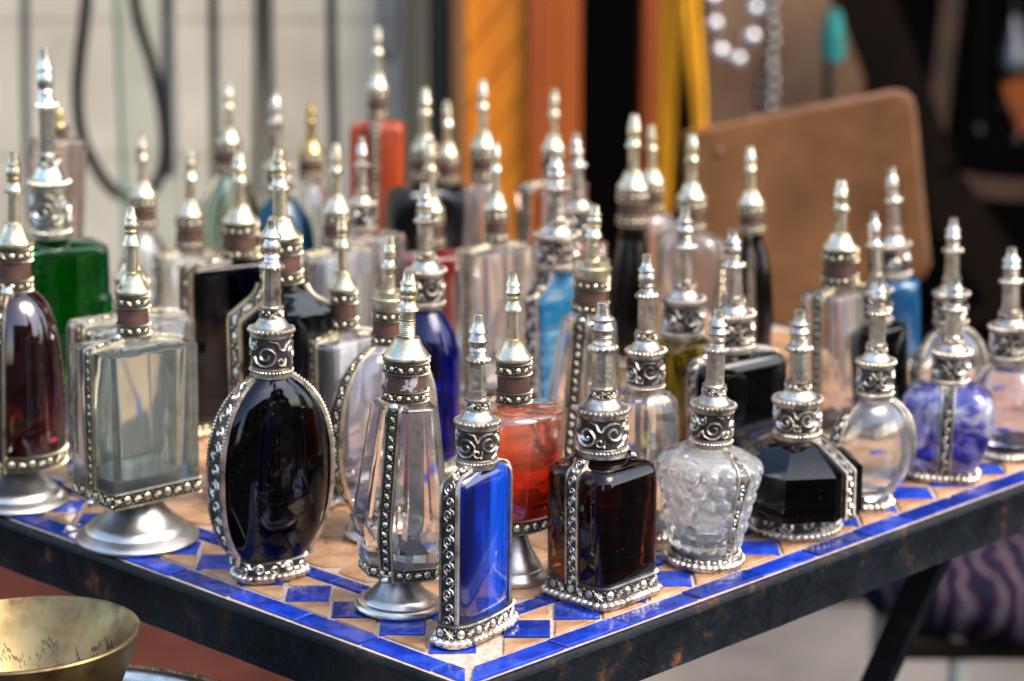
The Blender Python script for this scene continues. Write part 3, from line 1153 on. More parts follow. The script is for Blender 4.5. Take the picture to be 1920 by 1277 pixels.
b_("tapered clear bottle with a studded front strap and stepped brass stopper", (1088, 925), (1116, 385), 586, 33, 'B',
   dict(p='taper', k='r', kc=1, a=60, b=80, rf=.6, top=592, bot=858, ang=18), 'clear', 64, foot=(66, 884), strap=(14, 'D'), lod=1, sp='two')
b_("faceted clear bottle with silver collar half hidden behind the brown square bottle", (1207, 1005), (1213, 478), 730, 34, 'S',
   dict(p='soft', k='r', kc=1, a=62, b=54, rf=.6, top=738, bot=985, ang=18), 'clear', 30, lod=1)
b_("dark green rounded bottle behind the knobbly one, silver strap on its left", (1378, 890), (1374, 430), 654, 36, 'S',
   dict(p='sq', k='r', a=98, b=48, rf=.4, top=666, bot=866), 'darkgreen', 33, strap=(15, 'V'), lod=1)
b_("clear round flat bottle on a small beaded silver base right of the black octagonal one", (1630, 950), (1650, 520), 742, 33, 'S',
   dict(p='disc', k='e', a=90, b=54, top=746, bot=936, bfix=.8, ba=40, bb=34, flare=1.1), 'clear', 30, strap=(16, 'V'), lod=1)
b_("purple and white marbled bottle with a silver strap down its middle", (1768, 894), (1793, 520), 716, 34, 'S',
   dict(p='heart', k='r', a=62, b=89, rf=.6, top=722, bot=876, kc=4, flare=1.1), 'purple', 80, strap=(13, 'V'), lod=1)
b_("clear round bottle cut by the right edge of the photo", (1890, 852), (1897, 465), 672, 36, 'S',
   dict(p='disc', k='e', a=84, b=66, top=678, bot=838, bfix=.8, ba=56, bb=50, flare=1.08), 'lilac', -55, strap=(14, 'V'), lod=1)
# middle
b_("olive yellow square bottle half hidden behind the knobbly one", (1275, 870), (1285, 390), 630, 36, 'S',
   dict(p='box', k='r', a=64, b=44, rf=.25, top=642, bot=846), 'olive', 40, lod=1)
b_("turquoise ribbed bottle with silver bands on its sloping shoulders", (1050, 800), (1042, 290), 500, 38, 'S',
   dict(p='ribbed', k='r', a=66, b=28, rf=.3, top=512, bot=776), 'teal', 40, strap=(19, 'V'), lod=1)
b_("tall clear rectangular bottle with a dark studded strap before the leather chair back", (1570, 810), (1578, 338), 533, 33, 'B',
   dict(p='box', k='r', a=64, b=44, rf=.2, top=545, bot=790), 'frosted', 44, strap=(12, 'D'), lod=1)
b_("black box bottle half hidden behind the tall clear rectangular one", (1650, 810), (1638, 398), 603, 28, 'S',
   dict(p='box', k='r', a=48, b=36, rf=.25, top=612, bot=790), 'black', 40, lod=2)
b_("bright blue bottle widening towards its top beside the right edge of the leather", (1688, 690), (1671, 313), 517, 26, 'S',
   dict(p='drum', k='e', a=46, b=42, top=526, bot=670), 'sky', 30, lod=2)
b_("clear round bottle behind the purple marbled one", (1776, 800), (1788, 410), 607, 30, 'S',
   dict(p='disc', k='e', a=84, b=48, top=612, bot=782, bfix=.8, ba=40, bb=34), 'frosted', 33, strap=(13, 'V'), lod=2)
b_("dark plum oval flask with a narrow front strap before the leather", (1415, 710), (1407, 275), 437, 24, 'B',
   dict(p='oval', k='s', a=28, b=36, top=440, bot=690, bfix=1), 'plum', 76, strap=(8, 'D'), lod=2)
b_("clear oval bottle with a brass strap on its right edge before the leather", (1290, 720), (1299, 252), 434, 27, 'B',
   dict(p='soft', k='e', a=66, b=44, top=440, bot=700), 'frosted', -30, strap=(11, 'D'), lod=2)
b_("black cone shaped bottle with pale brass stopper before the dark doorway", (1180, 680), (1190, 215), 424, 29, 'B',
   dict(p='cone', k='e', a=54, b=50, top=430, bot=656), 'black', 40, lod=2)
b_("small misted clear bottle right behind the black cone shaped one", (1230, 640), (1221, 235), 398, 22, 'B',
   dict(p='soft', k='r', a=40, b=32, rf=.4, top=404, bot=620), 'frosted', 35, lod=2)
b_("rosy clear bottle with a silver octagonal stopper before the dark doorway", (1092, 660), (1080, 250), 448, 28, 'S',
   dict(p='box', k='r', a=44, b=34, rf=.2, top=456, bot=640), 'rosy', 40, lod=2)
b_("rosy clear rectangular bottle with a strap before the orange door frame", (1030, 575), (1040, 168), 337, 21, 'B',
   dict(p='box', k='r', a=62, b=38, rf=.2, top=344, bot=555), 'rosy', 42, strap=(12, 'D'), lod=2)
b_("slender tapered clear bottle before the orange diagonal planks", (908, 605), (905, 150), 340, 24, 'B',
   dict(p='taper', k='r', kc=2, a=40, b=48, rf=.6, top=346, bot=585), 'clear', 70, lod=2)
b_("clear square bottle with a brown neck band behind the turquoise one", (930, 752), (930, 268), 455, 23, 'B',
   dict(p='sharpbox', k='r', kc=2, a=66, b=42, rf=.15, top=466, bot=730), 'clear', 40, strap=(10, 'D'), lod=2)
b_("dark red rectangular bottle behind the cobalt one", (812, 720), (806, 262), 465, 25, 'B',
   dict(p='box', k='r', a=64, b=42, rf=.2, top=478, bot=700), 'darkred', 38, lod=2)
b_("navy blue wide shouldered bottle right of the tall scarlet one", (796, 605), (798, 165), 338, 26, 'B',
   dict(p='sq', k='r', a=70, b=42, rf=.4, top=350, bot=585), 'navy', 34, lod=2)
b_("navy bottle mostly hidden, its brass stopper before the dark green post", (842, 560), (838, 190), 344, 21, 'B',
   dict(p='sq', k='r', a=40, b=32, rf=.4, top=352, bot=540), 'navy', 34, lod=2)
b_("tall scarlet streaked bottle with a narrow strap rising above the back rows", (707, 560), (708, 50), 225, 20, 'B',
   dict(p='box', k='r', a=30, b=50, rf=.3, top=232, bot=540), 'scarlet', 86, strap=(8, 'D'), lod=2)
b_("clear box bottle with a silver stopper before the scarlet one", (682, 720), (678, 258), 430, 24, 'S',
   dict(p='box', k='r', a=72, b=44, rf=.2, top=440, bot=700), 'frosted', 38, lod=2)
b_("clear box bottle with a brass stopper left of the scarlet one", (636, 745), (630, 270), 462, 26, 'B',
   dict(p='box', k='r', a=68, b=40, rf=.2, top=472, bot=722), 'frosted', 40, strap=(11, 'D'), lod=2)
b_("whitish clear bottle with a dark dotted neck at the back by the wall", (583, 600), (583, 190), 335, 24, 'B',
   dict(p='round', k='e', a=44, b=40, top=340, bot=580), 'frosted', 30, lod=2, mtl=GOLD)
b_("bright blue rounded bottle with a silver stopper at the back left", (538, 612), (515, 170), 368, 24, 'S',
   dict(p='round', k='e', a=64, b=46, top=374, bot=590), 'turq', 30, lod=2)
b_("grey green oval flask with a brass edge at the back left", (432, 602), (428, 155), 324, 23, 'B',
   dict(p='oval', k='s', a=66, b=34, top=328, bot=586, bfix=.6), 'seafoam', 40, strap=(11, 'D'), lod=2)
b_("clear rectangular bottle with a dark brass neck left of the black rectangular one", (352, 705), (357, 280), 468, 26, 'B',
   dict(p='box', k='r', a=62, b=38, rf=.2, top=478, bot=685), 'frosted', 38, strap=(11, 'D'), lod=2)
b_("misted clear bottle behind the big greenish one at the left", (275, 645), (265, 250), 428, 25, 'B',
   dict(p='round', k='e', a=58, b=44, top=434, bot=625), 'frosted', 60, strap=(11, 'D'), lod=2)
b_("wine edged clear bottle mostly hidden by the green bottle's long stopper", (100, 690), (112, 205), 255, 20, 'B',
   dict(p='box', k='r', a=46, b=30, rf=.2, top=262, bot=670), 'rose_edge', 30, lod=2, mtl=GOLD)

# ------------------------------------------------------------------ the place behind the table
GROUND = plain("dark_worn_alley", (.035, .031, .028), (.018, .016, .015), .95, 5, 8, bstr=.3, bdist=.004, spec=.0)
PAVE = plain("grey_stone_paving", (.21, .19, .165), (.12, .108, .095), .8, 5, 8, bstr=.3, bdist=.004)
PLASTER = plain("beige_plaster", (.68, .61, .45), (.46, .395, .275), .85, 4, 9, bstr=.3, bdist=.006)
TERRA = plain("terracotta_plaster", (.085, .024, .015), (.04, .012, .008), .95, 7, 7, bstr=.3, bdist=.004, spec=.1)
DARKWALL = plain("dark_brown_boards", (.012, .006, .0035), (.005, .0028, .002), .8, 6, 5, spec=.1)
OLIVEWOOD = plain("olive_brown_painted_wood", (.10, .085, .055), (.055, .050, .035), .6, 8, 5, stretch=(1, 1, .1))
GREENWOOD = plain("dark_green_painted_wood", (.022, .030, .020), (.012, .016, .012), .55, 8, 5, stretch=(1, 1, .1))
BROWNWOOD = plain("brown_varnished_wood", (.22, .10, .032), (.12, .05, .018), .45, 14, 5, stretch=(1, 1, .08))
ORANGE = plain("orange_varnished_pine", (.78, .25, .006), (.55, .13, .004), .5, 24, 5, stretch=(1, 1, .15), lo=.3, hi=.6)
RUST_ORANGE = plain("red_orange_varnished_pine", (.46, .10, .007), (.27, .045, .004), .5, 22, 5, stretch=(1, 1, .08), lo=.3, hi=.65)
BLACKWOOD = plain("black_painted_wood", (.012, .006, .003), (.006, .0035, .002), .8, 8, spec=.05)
TAN = plain("tan_fibreboard", (.30, .18, .095), (.19, .10, .05), .8, 6, 5)
CORD = plain("black_leather_cord", (.008, .008, .009), (.004, .004, .004), .6, 60, spec=.2)
CORD2 = plain("grey_blue_cord", (.05, .05, .065), (.03, .03, .035), .6, 60)
YELLOW = plain("golden_yellow_cloth", (.88, .44, .006), (.70, .30, .005), .85, 30, stretch=(1, 1, .3), bstr=.4)
HIDE = plain("brown_leather_hide", (.26, .115, .042), (.11, .042, .015), .7, 7, 10, lo=.38, hi=.62, bstr=.3, bdist=.003, spec=.12)
HIDE_EDGE = plain("worn_leather_edge", (.24, .11, .05), (.13, .055, .024), .6, 40)
BEAD = plain("white_metal_bead", (.75, .74, .72), (.6, .58, .56), .25, 40)
BEAD.node_tree.nodes["Principled BSDF"].inputs["Metallic"].default_value = .8
STEEL = metal("tarnished_steel", (.30, .28, .25), (.13, .12, .11), .4)
DULL = metal("blackened_steel", (.08, .075, .07), (.04, .04, .035), .5)
TURQ = plain("turquoise_thread", (.01, .24, .20), (.006, .13, .11), .7, 60)
OLDGOLD = plain("old_gilt_wood", (.075, .032, .008), (.03, .014, .005), .6, 20)
LEGM = plain("pale_painted_steel", (.42, .42, .35), (.32, .32, .27), .45, 20)

gm = MB()
gm.add([(-150, -150, 0), (150, -150, 0), (150, 150, 0), (-150, 150, 0)], [(0, 1, 2, 3)])
g = gm.build("ground", GROUND, None, 0)
g["kind"] = "structure"
pv = MB()
pv.box((4.45, 2.80, .004), (4.6, .30, .004))
pv = pv.build("pavement", PAVE, None, 0)
pv["kind"] = "structure"


def px(x, Y):
    return (x - 960) / FPX * Y * 1.02       # x across at distance Y, near the middle rows


WY = 3.0
# left plastered wall with its painted dado
w = empty("shop_wall", (-1.6, WY, 0), "beige plastered wall with a terracotta lower part behind the table", "wall")
xr = px(764, WY)


def lbox(x0, x1, y0, y1, z0, z1, o):
    m = MB()
    m.box(((x0 + x1) / 2 - o[0], (y0 + y1) / 2 - o[1], (z0 + z1) / 2 - o[2]), ((x1 - x0) / 2, (y1 - y0) / 2, (z1 - z0) / 2))
    return m


def bev(o, wd=.004):
    m = o.modifiers.new("edge", 'BEVEL')
    m.width = wd
    m.segments = 2
    return o


# courses of big rendered blocks, each joint slightly recessed
zc = .30
hh = [.17, .155, .165, .16, .17, .165, .16, .30, .30, .30, .30, .30, .30]
for i, h in enumerate(hh):
    lbox(-3.4, xr, WY - random.uniform(0, .002), WY + .2, zc + .001, zc + h - .001, w.location).build("plaster_course", PLASTER, w, 0)
    zc += h
lbox(-3.4, xr, WY + .005, WY + .19, .3, zc, w.location).build("wall_core", PLASTER, w, 0)
lbox(-3.4, xr, WY - .014, WY + .2, 0, .298, w.location).build("dado", TERRA, w, 0)
HTOP = zc

# posts and door
def post(x0, x1, y0, y1, mat, name, label, cat, z1=2.6):
    cx = (x0 + x1) / 2
    m = MB()
    m.box((0, 0, z1 / 2), ((x1 - x0) / 2, (y1 - y0) / 2, z1 / 2))
    o = m.build(name, mat, None, 0)
    o.location = (cx, (y0 + y1) / 2, 0)
    bev(o)
    return tag(o, label, cat)


pl_ = lbox(-2.6, -.16, 1.75, 2.98, 0, .20, (-1.3, 2.4, 0)).build("plinth", TERRA, None, 0)
pl_.location = (-1.3, 2.4, 0)
bev(pl_, .012) if False else None
tag(pl_, "low terracotta plinth along the plastered wall, behind the table", "plinth")
post(px(764, WY), px(808, WY), WY - .05, WY + .1, OLIVEWOOD, "wooden_post", "olive brown painted post where the plaster wall ends", "post")
post(px(812, WY), px(846, WY), WY - .03, WY + .1, GREENWOOD, "wooden_post", "dark green post squeezed between two brown ones", "post")
post(px(848, WY), px(874, WY), WY - .045, WY + .1, BROWNWOOD, "wooden_post", "narrow brown varnished post beside the orange door", "post")
door = empty("shop_door", (px(935, WY), WY, 0), "orange varnished door of diagonal pine planks standing open", "door")
dx0, dx1 = px(876, WY), px(986, WY)
pw = .042
# diagonal planks clipped to the door leaf
def clip(poly, f):
    out = []
    for i in range(len(poly)):
        a, b = poly[i], poly[(i + 1) % len(poly)]
        fa, fb = f(a), f(b)
        if fa >= 0:
            out.append(a)
        if fa * fb < 0:
            t = fa / (fa - fb)
            out.append((a[0] + (b[0] - a[0]) * t, a[1] + (b[1] - a[1]) * t))
    return out


slope = 1.35
kz = -.2
while kz < 2.2:
    poly = [(dx0, kz), (dx1, kz + slope * (dx1 - dx0)), (dx1, kz + slope * (dx1 - dx0) + pw * 1.55), (dx0, kz + pw * 1.55)]
    for f in (lambda p: p[1] - .04, lambda p: 2.1 - p[1]):
        poly = clip(poly, f) if len(poly) > 2 else poly
    if len(poly) > 2:
        cx, cz = sum(p[0] for p in poly) / len(poly), sum(p[1] for p in poly) / len(poly)
        q = [(cx + (p[0] - cx) * .985, cz + (p[1] - cz) * .97) for p in poly]
        m = MB()
        yj = random.uniform(-.002, .002)
        ox, oy, oz = door.location
        m.loft([[(x - ox, .02, z_) for x, z_ in poly], [(x - ox, -.016 + yj, z_) for x, z_ in poly], [(x - ox, -.02 + yj, z_) for x, z_ in q]])
        m.build("plank", ORANGE, door, 0)
    kz += pw * 1.62
bev(lbox(px(986, WY) + .001, px(1040, WY), WY - .034, WY + .02, .02, 2.12, door.location).build("stile", RUST_ORANGE, door, 0))
bev(lbox(px(1041, WY), px(1086, WY), WY - .030, WY + .02, .02, 2.12, door.location).build("stile", RUST_ORANGE, door, 0))
lbox(dx0, dx1, WY + .021, WY + .03, .02, 2.1, door.location).build("back_board", BROWNWOOD, door, 0)

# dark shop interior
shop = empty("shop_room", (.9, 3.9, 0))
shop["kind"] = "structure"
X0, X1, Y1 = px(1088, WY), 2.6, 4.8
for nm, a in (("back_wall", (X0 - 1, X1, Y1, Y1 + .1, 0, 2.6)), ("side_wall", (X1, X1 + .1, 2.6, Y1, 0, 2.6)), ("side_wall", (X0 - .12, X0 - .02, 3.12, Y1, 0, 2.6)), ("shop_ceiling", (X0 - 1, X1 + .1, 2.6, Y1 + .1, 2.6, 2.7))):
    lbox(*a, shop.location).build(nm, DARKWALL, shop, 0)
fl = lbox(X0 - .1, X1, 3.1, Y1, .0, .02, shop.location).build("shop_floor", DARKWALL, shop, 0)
# lintel over the whole front
fa = lbox(X0 - .2, 3.2, 2.9, 3.1, 2.12, 3.6, (1.4, 3, 0)).build("shop_front_lintel", PLASTER, None, 0)
fa.location = (1.4, 3, 0)
tag(fa, "beige plaster front above the open shop", "wall")

post(px(1196, 3.05), px(1236, 3.05), 3.0, 3.08, RUST_ORANGE, "door_jamb", "reddish brown door jamb left of the yellow scarves", "door jamb", 2.1)

# tan board with the necklaces, standing in the opening
tb_ = lbox(px(1318, 3.2), px(1610, 3.2), 3.2, 3.23, .02, 1.5, (px(1460, 3.2), 3.2, 0)).build("display_board", TAN, None, 0)
tb_.location = (px(1460, 3.2), 3.2, 0)
tag(tb_, "tan display board behind the hanging necklaces", "board")


def scarf(x0, y0, x1, y1, w0, Y, label):
    p, q = at(x0, y0, Y), at(x1, y1, Y)
    wd = w0 / FPX * Y * 1.0
    m = MB()
    rings = []
    n = 24
    for i in range(n + 1):
        f = i / n
        cx, cz = p[0] + (q[0] - p[0]) * f, p[2] + (q[2] - p[2]) * f
        ring = []
        for j in range(9):
            t = j / 8 - .5
            ring.append((cx + wd * t * (.9 + .2 * sin(f * 5)), Y + .005 * sin(j * 1.6 + f * 3), cz))
        back = [(x, y + .006, z_) for x, y, z_ in ring][::-1]
        rings.append(ring + back)
    m.loft(rings)
    o = m.build("scarf", YELLOW, None, 60)
    return tag(o, label, "scarf", "golden scarves hanging in the doorway")


scarf(1262, -120, 1243, 470, 34, 2.95, "golden yellow scarf hanging straight beside the door jamb")
scarf(1282, -120, 1322, 330, 33, 2.93, "golden yellow scarf slanting to the right towards the tan board")


def bead_string(pts, r, label, name, cat, mat, group=None, every=1):
    m = MB()
    for p in pts:
        q = r * random.uniform(.9, 1.08)
        m.sphere(p, q, q, q, 12, 8)
    o = empty(name, pts[0], label, cat, group)
    m2 = MB()
    m2.tube([tuple(c) for c in pts], r * .16, 6)
    for k_, (x, y, z_) in enumerate(pts):
        mm = MB()
        q = r * random.uniform(.9, 1.08)
        mm.sphere((0, 0, 0), q, q, q * .94, 14, 9)
        b = mm.build("bead", mat, o)
        b.location = (x - pts[0][0], y - pts[0][1], z_ - pts[0][2])
    t = m2.build("thread", CORD, o)
    t.location = (-pts[0][0], -pts[0][1], -pts[0][2])
    return o


bead_string([at(x, y, 3.08) for x, y in ((1326, -50), (1333, -4), (1337, 46), (1347, 97), (1381, 112), (1407, 70), (1413, 18), (1418, -40))], 21 / FPX * 3.1, "necklace of big pale metal beads on the tan board", "necklace", "necklace", BEAD)
bead_string([at(1446 + 3 * sin(i * 1.7), -40 + i * 24, 3.1) for i in range(11)] , 16 / FPX * 3.1, "string of tarnished silver rings hanging beside the bead necklace", "necklace", "necklace", STEEL)
bead_string([at(1426 + 2 * sin(i * 2.1), 130 + i * 19, 3.12) for i in range(5)] , 12 / FPX * 3.1, "short string of small dull beads low on the tan board", "necklace", "necklace", STEEL)

# turquoise tassel on a black cord
ts = empty("tassel", at(1562, 60, 3.0), "turquoise tassel on a black cord hanging before dark boards", "tassel")
o_ = Vec = ts.location
m = MB()
c0 = at(1562, 30, 3.0)
m.lathe([(.004, .028), (.010, .022), (.013, .005), (.016, -.02), (.014, -.034)], 14)
m.build("skirt", TURQ, ts)
m = MB()
m.lathe([(.005, .0), (.006, -.09), (.004, -.16)], 8)
k_ = m.build("cord", CORD, ts)
k_.location = (-.004, .004, -.03)
m = MB()
m.tube([(0, 0, .0), (0, 0, .6)], .003, 6)
k_ = m.build("hanging_thread", CORD, ts)
k_.location = (0, 0, .025)

# dark frames and boards deep in the shop
def frame_thing(pts, wd, Y, mat, name, label, cat):
    P = [at(x, y, Y) for x, y in pts]
    o = empty(name, P[0], label, cat)
    for a, b in zip(P, P[1:]):
        a2 = tuple(a[i] - P[0][i] for i in range(3))
        b2 = tuple(b[i] - P[0][i] for i in range(3))
        bar(a2, b2, wd, wd * .6, o, "frame_bar", mat)
    return o


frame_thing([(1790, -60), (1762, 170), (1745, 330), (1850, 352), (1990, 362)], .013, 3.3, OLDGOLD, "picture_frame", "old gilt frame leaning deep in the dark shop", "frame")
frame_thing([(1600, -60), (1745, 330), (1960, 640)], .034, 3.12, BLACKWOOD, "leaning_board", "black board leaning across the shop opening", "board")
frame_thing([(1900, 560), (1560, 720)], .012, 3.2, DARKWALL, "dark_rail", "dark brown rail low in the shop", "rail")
jar = empty("metal_lamp", at(1898, 110, 3.9), "tarnished silver lamp glinting deep in the dark shop", "lamp")
m = MB()
m.lathe([(.004, .07), (.012, .05), (.020, .035), (.034, .01), (.034, -.012), (.02, -.03), (.016, -.06), (.03, -.075)], 20)
m.build("lamp_body", STEEL, jar)
m = MB()
m.lathe([(.002, .7), (.002, .07)], 6)
m.build("lamp_chain", STEEL, jar)
for x, y, r, lab in ((1835, 245, 9, "small dull metal pendant beside the gilt frame"), (1905, 262, 10, "round dull metal pendant at the far right of the shop")):
    o = empty("pendant", at(x, y, 3.4), lab, "pendant", "pendants in the dark shop")
    m = MB()
    rr = r / FPX * 3.4
    m.lathe([(.001, rr * 1.6), (rr * .3, rr * 1.2), (rr, rr * .3), (rr, -rr * .4), (rr * .4, -rr), (.001, -rr * 1.3)], 14)
    m.build("drop", DULL, o)
    m = MB()
    m.lathe([(.0012, .9), (.0012, rr * 1.5)], 5)
    m.build("pendant_cord", CORD, o)
cloth = frame_thing([(1900, 150), (1935, 240)], .02, 3.7, RUST_ORANGE, "red_cloth", "rust red cloth strip hanging at the far right", "cloth")

# cords and bag straps hanging in front of the plaster wall
def cord(pts, r, Y, mat, label, cat="cord", name="bag_strap"):
    P = []
    n = len(pts)
    for i in range(n - 1):
        p0, p1, p2, p3 = pts[max(0, i - 1)], pts[i], pts[i + 1], pts[min(n - 1, i + 2)]
        for j in range(6):
            t = j / 6
            P.append(tuple(.5 * (2 * p1[k] + (p2[k] - p0[k]) * t + (2 * p0[k] - 5 * p1[k] + 4 * p2[k] - p3[k]) * t * t + (3 * p1[k] - p0[k] - 3 * p2[k] + p3[k]) * t ** 3) for k in (0, 1)))
    P.append(pts[-1])
    W = [at(x, y, Y) for x, y in P]
    m = MB()
    o0 = W[0]
    m.tube([tuple(p[i] - o0[i] for i in range(3)) for p in W], r * 1.35 / FPX * Y, 8)
    o = m.build(name, mat, None, 60)
    o.location = o0
    return tag(o, label, cat, "straps and cords hanging before the plaster wall")


cord([(46, -160), (47, 100), (50, 260), (58, 420)], 6, 2.75, CORD2, "grey blue cord hanging straight at the far left of the wall")
cord([(175, -160), (160, 20), (146, 150), (150, 240), (172, 300), (205, 350), (240, 372), (268, 360)], 8.5, 2.6, CORD, "thick black strap curving into a loop at the left")
cord([(232, -160), (256, 20), (286, 120), (306, 220), (308, 300), (290, 350), (268, 362)], 8, 2.62, CORD, "black strap bending right behind the glass pane")
cord([(313, -160), (314, 100), (320, 330)], 8, 2.8, CORD2, "grey blue flat strap behind the glass pane edge")
cord([(399, -160), (400, 100), (404, 300), (410, 460)], 6.5, 2.7, CORD, "straight black cord above the grey green flask")
cord([(480, -160), (484, 60), (482, 300), (478, 420)], 6, 2.8, CORD, "left one of the two black cords close together")
cord([(502, -160), (503, 60), (507, 240), (508, 420)], 6.5, 2.8, CORD, "right one of the two black cords close together")
cord([(620, -160), (622, 100), (626, 260), (628, 420)], 7, 2.7, CORD, "black cord hanging between wall and scarlet bottle")
cord([(716, -160), (716, 60), (722, 105), (732, 112), (740, 90), (742, 20), (742, -160)], 4.5, 2.85, CORD2, "small grey cord loop beside the olive post")
rail = MB()
a = at(-300, -170, 2.72)
b = at(760, -170, 2.72)
rail.tube([(0, 0, 0), (b[0] - a[0], 0, 0)], .012, 10)
ro = rail.build("hanging_rail", BROWNWOOD, None)
ro.location = (a[0], 2.72, a[2])
tag(ro, "round wooden rail from which the cords hang", "rail")
# leaning pane of clear glass with a green edge
pg = empty("glass_pane", at(292, 330, 2.55), "upright pane of clear glass with a greenish edge before the cords", "glass pane")
PANE = glass("greenish_pane_glass", (.90, .95, .92), wav=0)
p0, p1 = at(246, 600, 2.55), at(346, 600, 2.55)
m = MB()
m.box(((p0[0] + p1[0]) / 2 - pg.location[0], 0, .05), ((p1[0] - p0[0]) / 2, .003, .52))
m.build("pane", PANE, pg, 0)
m = MB()
m.box((p0[0] - .0028 - pg.location[0], 0, .05), (.0025, .004, .52))
m.build("pane_edge", plain("green_glass_edge", (.16, .24, .17), (.12, .18, .13), .3), pg, 0)
m = MB()
m.box(((p0[0] + p1[0]) / 2 - pg.location[0], 0, -.49), ((p1[0] - p0[0]) / 2 + .01, .03, .015))
m.build("pane_base", BROWNWOOD, pg, 0)

# leather chair behind the table
CY = 2.12
c0 = at(1505, 420, CY)
ch = empty("leather_chair", (c0[0], CY, 0), "chair with a big brown leather back behind the bottles on the right", "chair")
ppx = [(1278, 246), (1400, 222), (1545, 196), (1640, 178), (1672, 171), (1690, 173), (1703, 184), (1708, 205), (1716, 300), (1728, 420), (1736, 490), (1726, 512), (1600, 560), (1450, 605), (1290, 650)]
P = [at(x, y, CY) for x, y in ppx]
rings = []
for yo, sh in ((.0, .985), (-.004, 1.0), (-.010, 1.0), (-.014, .985)):
    cx, cz = sum(p[0] for p in P) / len(P), sum(p[2] for p in P) / len(P)
    rings.append([(cx + (p[0] - cx) * sh - c0[0], yo, cz + (p[2] - cz) * sh) for p in P])
m = MB()
m.loft(rings)
bk = m.build("backrest", HIDE, ch, 50)
m = MB()
e = [(p[0] - c0[0], -.009, p[2]) for p in P[1:13]]
m.tube(e, .0030, 8)
m.build("edge_welt", HIDE_EDGE, bk)
for x, y in ((1345, 278),):
    q = at(x, y, CY)
    m = MB()
    m.sphere((q[0] - c0[0], -.0145, q[2]), .004, .0015, .004, 10, 6)
    m.build("rivet", HIDE_EDGE, bk)
zs = .45
bev(lbox(-.13, .14, -.005, .26, zs - .02, zs + .02, (0, 0, 0)).build("seat", HIDE, ch, 0), .01)
for lx in (-.115, .125):
    bar((lx, .006, .0), (lx, .006, .86 if lx > 0 else .80), .012, .012, ch, "leg", BROWNWOOD)
    bar((lx, .24, .0), (lx, .24, zs - .02), .012, .012, ch, "leg", BROWNWOOD)

# woven stool at the lower right
sx, sy, _ = at(1915, 1075, 2.1)
so = empty("woven_stool", (sx, sy, 0), "stool with a dark striped woven cushion and pale steel legs", "stool")
cz = at(1875, 1075, 2.1)[2]
KILIM, n_, l_, p_ = newmat("striped_kilim")
tc = n_.new("ShaderNodeTexCoord")
wv = n_.new("ShaderNodeTexWave")
wv.inputs["Scale"].default_value = 16
wv.inputs["Distortion"].default_value = 9
wv.inputs["Detail"].default_value = 3
l_.new(tc.outputs["Object"], wv.inputs[0])
r_ = ramp(n_, l_, wv.outputs[1], [(.1, (.006, .006, .018)), (.4, (.016, .011, .022)), (.62, (.010, .009, .010)), (.76, (.13, .022, .016)), (.86, (.012, .012, .035)), (.97, (.07, .07, .08))])
l_.new(r_.outputs[0], p_.inputs["Base Color"])
p_.inputs["Roughness"].default_value = .95
p_.inputs["Specular IOR Level"].default_value = .1
m = MB()
rings = []
for i in range(15):
    a = -pi / 2 + pi * i / 14
    rr = .155 * (abs(cos(a)) ** .35)
    rings.append([(rr * cos(2 * pi * j / 36), rr * .8 * sin(2 * pi * j / 36), .036 * sin(a) + .004 * sin(j * 3.1) * cos(a)) for j in range(36)])
m.loft(rings)
cu = m.build("cushion", KILIM, so)
cu.location = (0, 0, cz)
for lx, ly in ((-.070, -.09), (.11, -.09), (-.11, .09), (.11, .09)):
    m = MB()
    m.lathe([(.0085, 0), (.0085, cz - .02)], 14, lx, ly)
    m.build("leg", LEGM, so)
bev(lbox(-.12, .12, -.1, .1, cz - .045, cz - .026, (0, 0, 0)).build("seat_frame", DARKWALL, so, 0))

# crumpled brown paper on the floor under the table
m = MB()
rings = []
pa = at(1440, 1262, 2.55)
for i in range(8):
    ring = []
    for j in range(10):
        x, y = (i - 3.5) * .045, (j - 4.5) * .03
        hgt = .055 * max(0, 1 - abs(x + .02) * 5) * (1 - j / 12) + .012 * sin(i * 2.3 + j * 1.7) + .02
        ring.append((x, y, max(.006, hgt)))
    rings.append(ring)
m.loft(rings, False, False, False)
o = m.build("paper_wrapping", plain("brown_wrapping_paper", (.36, .27, .20), (.28, .20, .15), .8, 12), None, 30)
sm = o.modifiers.new("thick", 'SOLIDIFY')
sm.thickness = .002
o.location = (pa[0], pa[1] + .02, 0)
tag(o, "crumpled brown wrapping paper on the paving under the table", "paper")

# ------------------------------------------------------------------ brass bowl on a tray at the lower left
BY = 1.095
bc = at(46, 1188, BY)
BR = 222 / FPX * (BY * CP + (TZ + HC - bc[2]) * SP)
bowl = empty("brass_bowl", (bc[0], bc[1], bc[2] - .062), "old brass bowl with worn engraving inside at the lower left", "bowl")
BOWL = metal("old_brass", (.38, .27, .12), (.20, .135, .06), .38, scale=34, bstr=.12, spots=(.09, .055, .03))
prof = [(.001, .0), (.30, .0), (.34, .04), (.50, .15), (.68, .34), (.80, .54), (.91, .77), (.982, .95), (1.0, .985), (.992, 1.0), (.965, 1.0), (.952, .985), (.875, .80), (.76, .57), (.63, .37), (.46, .20), (.26, .10), (.001, .07)]
m = MB()
m.lathe([(r * BR, z_ * .062) for r, z_ in prof], 64, cap0=False, cap1=False)
m.build("bowl_wall", BOWL, bowl, 50)
bowl.rotation_euler = (R(-1.5), R(-1.5), 0)
inner = [(.952, .985), (.875, .80), (.76, .57), (.63, .37), (.46, .20), (.26, .10)]


